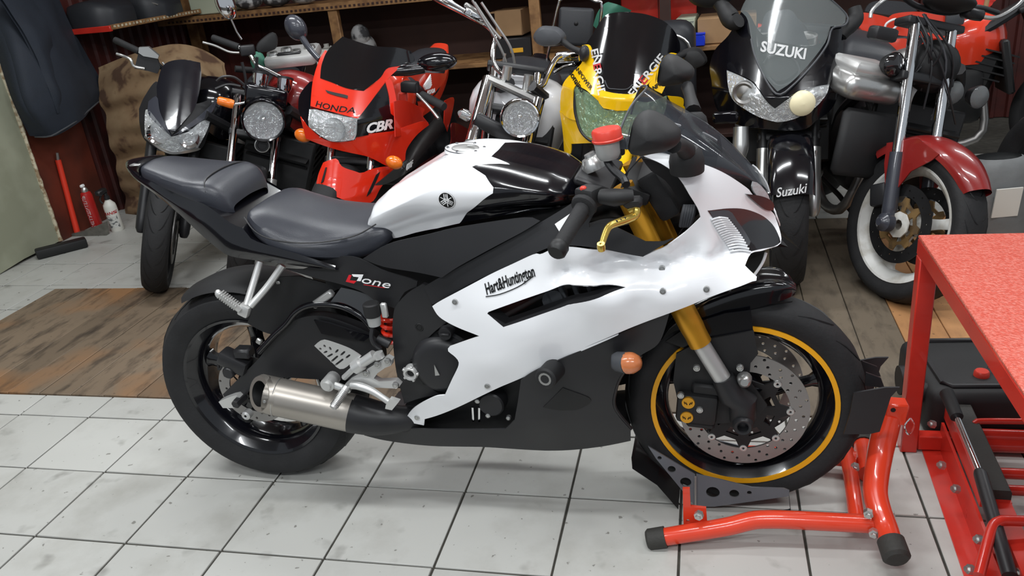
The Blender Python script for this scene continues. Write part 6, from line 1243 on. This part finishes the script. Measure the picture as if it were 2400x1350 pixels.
def on(q, y): return WORLD.at(*px(q)[0][:2], 1, y)
Z1 = 1.168; Z0 = .697
for nm, lb, ct, q, y, z, sz, mt_, rz, pr in (
 ('storage_box', 'pale green box at the left end of the upper wooden shelf', 'box', 'P 510,20', 3.92, Z1, (.3, .25, .12), GBX, .1, ()),
 ('cardboard_box', 'open cardboard box on the lower shelf behind the chrome cruiser', 'box', 'P 1205,85', 3.9, Z0+.14, (.19, .2, .17), CARD, -.1, (('flap', (-.1, 0, .16), (.06, .18, .01), CARD),)),
 ('parts_case', 'black case with yellow label under the open cardboard box', 'case', 'P 1210,120', 3.9, Z0, (.27, .3, .13), SB, .05, (('label_plate', (.03, -.152, .05), (.09, .004, .03), TYL),)),
 ('cardboard_box', 'large cardboard box on the lower shelf left of the black tourer', 'box', 'P 1705,70', 3.85, Z0, (.36, .3, .16), CARD, -.06, (('tape', (0, 0, .161), (.05, .3, .002), SHW),)),
 ('plastic_crate', 'pale grey ribbed crate beside the large cardboard box', 'crate', 'P 1612,70', 3.86, Z0, (.12, .26, .17), GBX, -.1, tuple(('rib', (0, -.132, .03+.03*k), (.11, .006, .012), GBX) for k in range(5))),
 ('tool_box', 'small blue plastic box in front of the large cardboard box', 'box', 'P 1630,100', 3.665, Z0, (.12, .05, .07), BLU, 0, (('lid', (0, 0, .075), (.124, .054, .012), BLU),)),
 ('red_box', 'red steel box standing on the rack above the yellow bike', 'box', 'P 1545,20', 4.08, Z0, (.5, .16, .42), LRED, 0, (('door_seam', (0, -.102, .17), (.006, .004, .33), DSW),)),
 ('paper_stack', 'small pale carton on the lower shelf behind the red sport bike', 'box', 'P 755,110', 3.8, Z0, (.1, .1, .16), CANW, .2, (('print', (0, -.052, .08), (.07, .003, .08), CANG),)),
 ):
    c0 = on(q, y); bxt(nm, lb, ct, (c0.x, y, z), sz, mt_, rz, .006, pr)
# bagged parts, helmet-like shapes
c0 = on('P 840,60', 3.95); t_ = thing('rag_bundle', 'bundle of white and black rags on the lower shelf', 'rags', Frame(c0.x, 3.95, 0, 0, Z0)); MB().ell((0, 0, .12), (.11, .1, .12), None, 18, 12).build('cloth', MIX, t_); MB().ell((.02, -.04, .22), (.07, .06, .08), None, 14, 10).build('cloth', MIX, t_)
c0 = on('P 760,80', 3.95); t_ = thing('white_jug', 'white plastic jug beside the rack post', 'jug', Frame(c0.x, 3.95, 0, 0, Z0)); MB().lathe((0, 0, 0), (0, 0, 1), [(0, 0), (.05, 0), (.055, .02), (.055, .1), (.03, .15), (.02, .16), (.02, .18), (0, .18)], 18).build('jug_body', CANW, t_); MB().tube([(.05, 0, .1), (.075, 0, .12), (.03, 0, .16)], .008, 6, sm=8).build('jug_handle', CANW, t_)
for k, q in enumerate(('P 585,8', 'P 650,5', 'P 715,2')): c0 = on(q, 3.9); o = MB().ell((c0.x, 3.9, Z1+.05), (.1, .1, .05), Matrix.Rotation(k, 3, 'Z'), 14, 8); tag(o.build('parts_bag', MIX), 'grey bag of small parts on the upper shelf, %s of three' % ('leftmost', 'middle one', 'rightmost')[k], 'bag', 'bags of parts on the upper shelf')
c0 = on('P 1300,160', 3.2); hb_ = thing('leather_bag', 'large round black leather bag behind the yellow bike mirror', 'bag', Frame(c0.x+.02, 3.55, 0, 0, .0))
MB().box((0, 0, .32), (.4, .22, .64), None, .1, 4).build('bag_body', LSE, hb_); MB().box((0, -.02, .56), (.42, .24, .14), None, .06, 3).build('bag_flap', LSE, hb_)
c0 = on('P 1565,60', 3.3); hm = thing('rider_bag', 'black rucksack with silver piping beside the dark yellow bike screen', 'bag', Frame(c0.x, 3.35, -.1, 0, .0))
MB().box((0, 0, .45), (.32, .24, .9), None, .09, 4).build('bag_body', LSE, hm); MB().tube([(-.12, -.125, .8), (0, -.13, .84), (.13, -.125, .78), (.15, -.12, .6)], .008, 6, sm=16).build('piping', SIL, hm); MB().box((0, -.11, .5), (.22, .05, .3), None, .02, 2).build('bag_pocket', SB, hm)
gc = [wp('P 1390,60 1400,30 1415,10 1425,5', 1, 3.3), wp('P 1405,75 1420,45 1435,25 1450,12', 1, 3.25), wp('P 1420,95 1445,60 1465,40 1480,25', 1, 3.3)]
tag(thick(MB().loft(gc, 14, 10), (0, .012, 0)).build('plastic_sheet', GRN), 'green plastic sheet hanging behind the backrest', 'plastic sheet')
# left shelf with a seat on it
c0 = WORLD.at(258, 62, 0, -1.38); LS = thing('wall_shelf', 'red edged shelf on the left wall above the quilt', 'shelf', Frame(-1.56, c0.y, 0))
MB().box((0, .5, c0.z-.015), (.36, 1.0, .02), None, .002).build('shelf_board', DSW, LS); MB().box((0, -.0, c0.z-.012), (.37, .025, .035), None, .003).build('front_angle', LRED, LS)
sh_ = MB().box((.178, .5, c0.z-.006), (.02, 1.0, .03), None, .002).build('carved_edge', SHW, LS)
for k in range(26): MB().box((.19, .03+k*.037, c0.z-.004), (.004, .016, .014)).build('carved_notch', CREAM, sh_)
st_ = thing('spare_saddle', 'black stitched motorcycle saddle lying at the front of the red edged wall shelf', 'saddle', Frame(-1.56, c0.y+.2, 0, 0, c0.z))
MB().loft(list(zip(*[seatsec(x, hw, zt, 0, .8, .012) for x, hw, zt in ((-.16, .1, .08), (-.13, .17, .13), (0, .19, .15), (.1, .17, .13), (.16, .1, .09))])), 20, 18, cap=True).build('seat_pad', LSE, st_, None, 60)
for k in range(16): t = k/15; MB().ell((-.02+.12*t, -.165+.02*t, .145-.06*t), (.004, .004, .003), None, 6, 4).build('stitch', CANW, st_)
st2 = thing('spare_saddle', 'second black saddle further back on the red edged wall shelf', 'saddle', Frame(-1.54, c0.y+.68, .1, 0, c0.z)); MB().loft(list(zip(*[seatsec(x, hw, zt, 0, .8, .012) for x, hw, zt in ((-.17, .1, .08), (-.13, .2, .14), (0, .22, .17), (.1, .2, .14), (.17, .1, .08))])), 20, 18, cap=True).build('seat_pad', LSE, st2, None, 60); MB().tube([(-.1, -.2, .1), (.05, -.21, .12), (.14, -.16, .08)], .005, 6, sm=10).build('piping', SIL, st2)
# junk on the seat of the round-lamp bike
c0 = on('P 690,140', 2.1); jn = thing('engine_cover', 'silver engine cover lying on the tank of the round headlamp bike', 'engine part', Frame(c0.x, 2.1, .2, .2, c0.z-.01)); MB().box((0, 0, .03), (.26, .2, .06), None, .02, 2).build('casting', ALU, jn)
for k in range(4): MB().lathe((-.09+k*.06, -.04+.05*(k % 2), .06), (0, 0, 1), [(.012, .012), (.026, .012), (.03, 0)], 14).build('boss', SIL, jn)
MB().box((.0, -.06, .064), (.12, .03, .012), None, .004).build('gasket', SB, jn)
c0 = on('P 604,138', 2.0); tag(MB().lathe((c0.x, 2.0, c0.z-.04), (0, 0, 1), [(0, 0), (.035, 0), (.04, .03), (.03, .06), (.012, .075), (0, .076)], 10).build('green_cap', GRN), 'dull green plastic cap beside the silver engine cover', 'plastic cap')
# right-hand clutter
rc = [wp('P 2165,-10 2230,-20 2300,-20 2340,-5', 1, [3.7, 3.6, 3.6, 3.7]), wp('P 2172,20 2230,25 2300,25 2320,15', 1, [3.62, 3.5, 3.5, 3.6]), wp('P 2190,50 2240,62 2290,55 2305,30', 1, [3.62, 3.52, 3.52, 3.6])]
tag(thick(cloth([list(c_) for c_ in zip(*rc)], 16, 14, .02, 8, 4, (0, -1, 0)), (0, .03, 0)).build('red_cover', RCL, None, None, 70), 'crumpled red cover hanging behind the red motorcycle', 'cover')
for q, lb in (('P 2254,55 2272,0 2290,-60', 'wooden broom handle left of its twin in front of the red cover'), ('P 2296,75 2314,0 2328,-60', 'wooden broom handle right of its twin at the edge of the red cover')):
    P = wp(q, 1, 3.4); d = (P[2]-P[0]).normalized(); tag(MB().tube([P[0]-d*((P[0].z-.01)/d.z), P[2]], .013, 10).build('broom_handle', HND), lb, 'broom handle', 'broom handles by the wall')
def tyre_at(label, c, R, w, rz, tilt, stickers=()):
    t = thing('tyre', label, 'tyre', None, 'loose tyres at the right'); t.matrix_world = Matrix.Translation(c) @ Matrix.Rotation(rz, 4, 'Z') @ Matrix.Rotation(tilt, 4, 'X')
    h = w/2; rr = R*.7; sh = R-rr; prof = [(rr, -h*.7), (rr+sh*.3, -h*.94), (rr+sh*.52, -h), (rr+sh*.7, -h*.95), (rr+sh*.86, -h*.72), (rr+sh*.955, -h*.42), (R, -h*.12), (R, h*.12), (rr+sh*.955, h*.42), (rr+sh*.86, h*.72), (rr+sh*.7, h*.95), (rr+sh*.52, h), (rr+sh*.3, h*.94), (rr, h*.7), (rr-.008, h*.6), (rr-.008, -h*.6), (rr, -h*.7)]
    MB().lathe((0, 0, 0), YAX, prof, 56).build('carcass', RB, t)
    for k in range(20):
        a = 2*PI*k/20
        for sg in (-1, 1): MB().tube([V((math.cos(a+.3*u*u)*(R-.0005-.05*sh*(u/.42 if u < .42 else 1)-max(0, u-.42)*sh*.32), sg*h*u, math.sin(a+.3*u*u)*(R-.0005-.05*sh*(u/.42 if u < .42 else 1)-max(0, u-.42)*sh*.32))) for u in (.08, .25, .42, .6, .72)], .003, 4).build('groove', DK, t)
    for a0, a1, y0, y1, mt_ in stickers: MB().lathe((0, 0, 0), YAX, [(R+.0015, y0), (R+.0015, y1)], 8, a0, a1, up=(1, 0, 0)).build('sticker', mt_, t)
    return t
tyre_at('large loose tyre with yellow sticker standing at the right edge', V((3.6, 1.75, .318)), .315, .18, math.radians(-70), -.1, ((-.28, .12, -.05, .03, TYL), (-.16, -.05, -.04, .02, CANW), (.16, .22, -.05, .03, CANW)))
tyre_at('loose tyre lying flat on top behind the yellow stickered tyre', V((4.05, 2.25, .75)), .31, .16, 0, PI/2)
tyre_at('loose tyre lying flat on the floor in the stack at the right', V((4.05, 2.25, .08)), .31, .16, 0, PI/2); tyre_at('loose tyre second from the floor in the stack at the right', V((4.05, 2.25, .245)), .31, .16, .4, PI/2); tyre_at('loose tyre third from the floor in the stack at the right', V((4.05, 2.25, .41)), .31, .16, .8, PI/2); tyre_at('loose tyre fourth from the floor in the stack at the right', V((4.05, 2.25, .58)), .31, .16, .2, PI/2)
c0 = WORLD.at(2330, 560, 2, 0); bg_ = thing('grey_sack', 'grey plastic sack with white label behind the red mudguard', 'sack', Frame(3.33, 1.66, .2)); MB().loft(list(zip(*[[V((math.cos(a)*r*1.0, math.sin(a)*r*.6, z)) for a in np.linspace(0, 2*PI, 14)] for r, z in ((.13, .0), (.16, .08), (.17, .2), (.16, .34), (.13, .43), (.09, .46))])), 20, 16).build('sack_body', GBG, bg_, None, 70); MB().box((.0, -.105, .3), (.1, .006, .12), Matrix.Rotation(.1, 3, 'X')).build('sack_label', CANW, bg_)
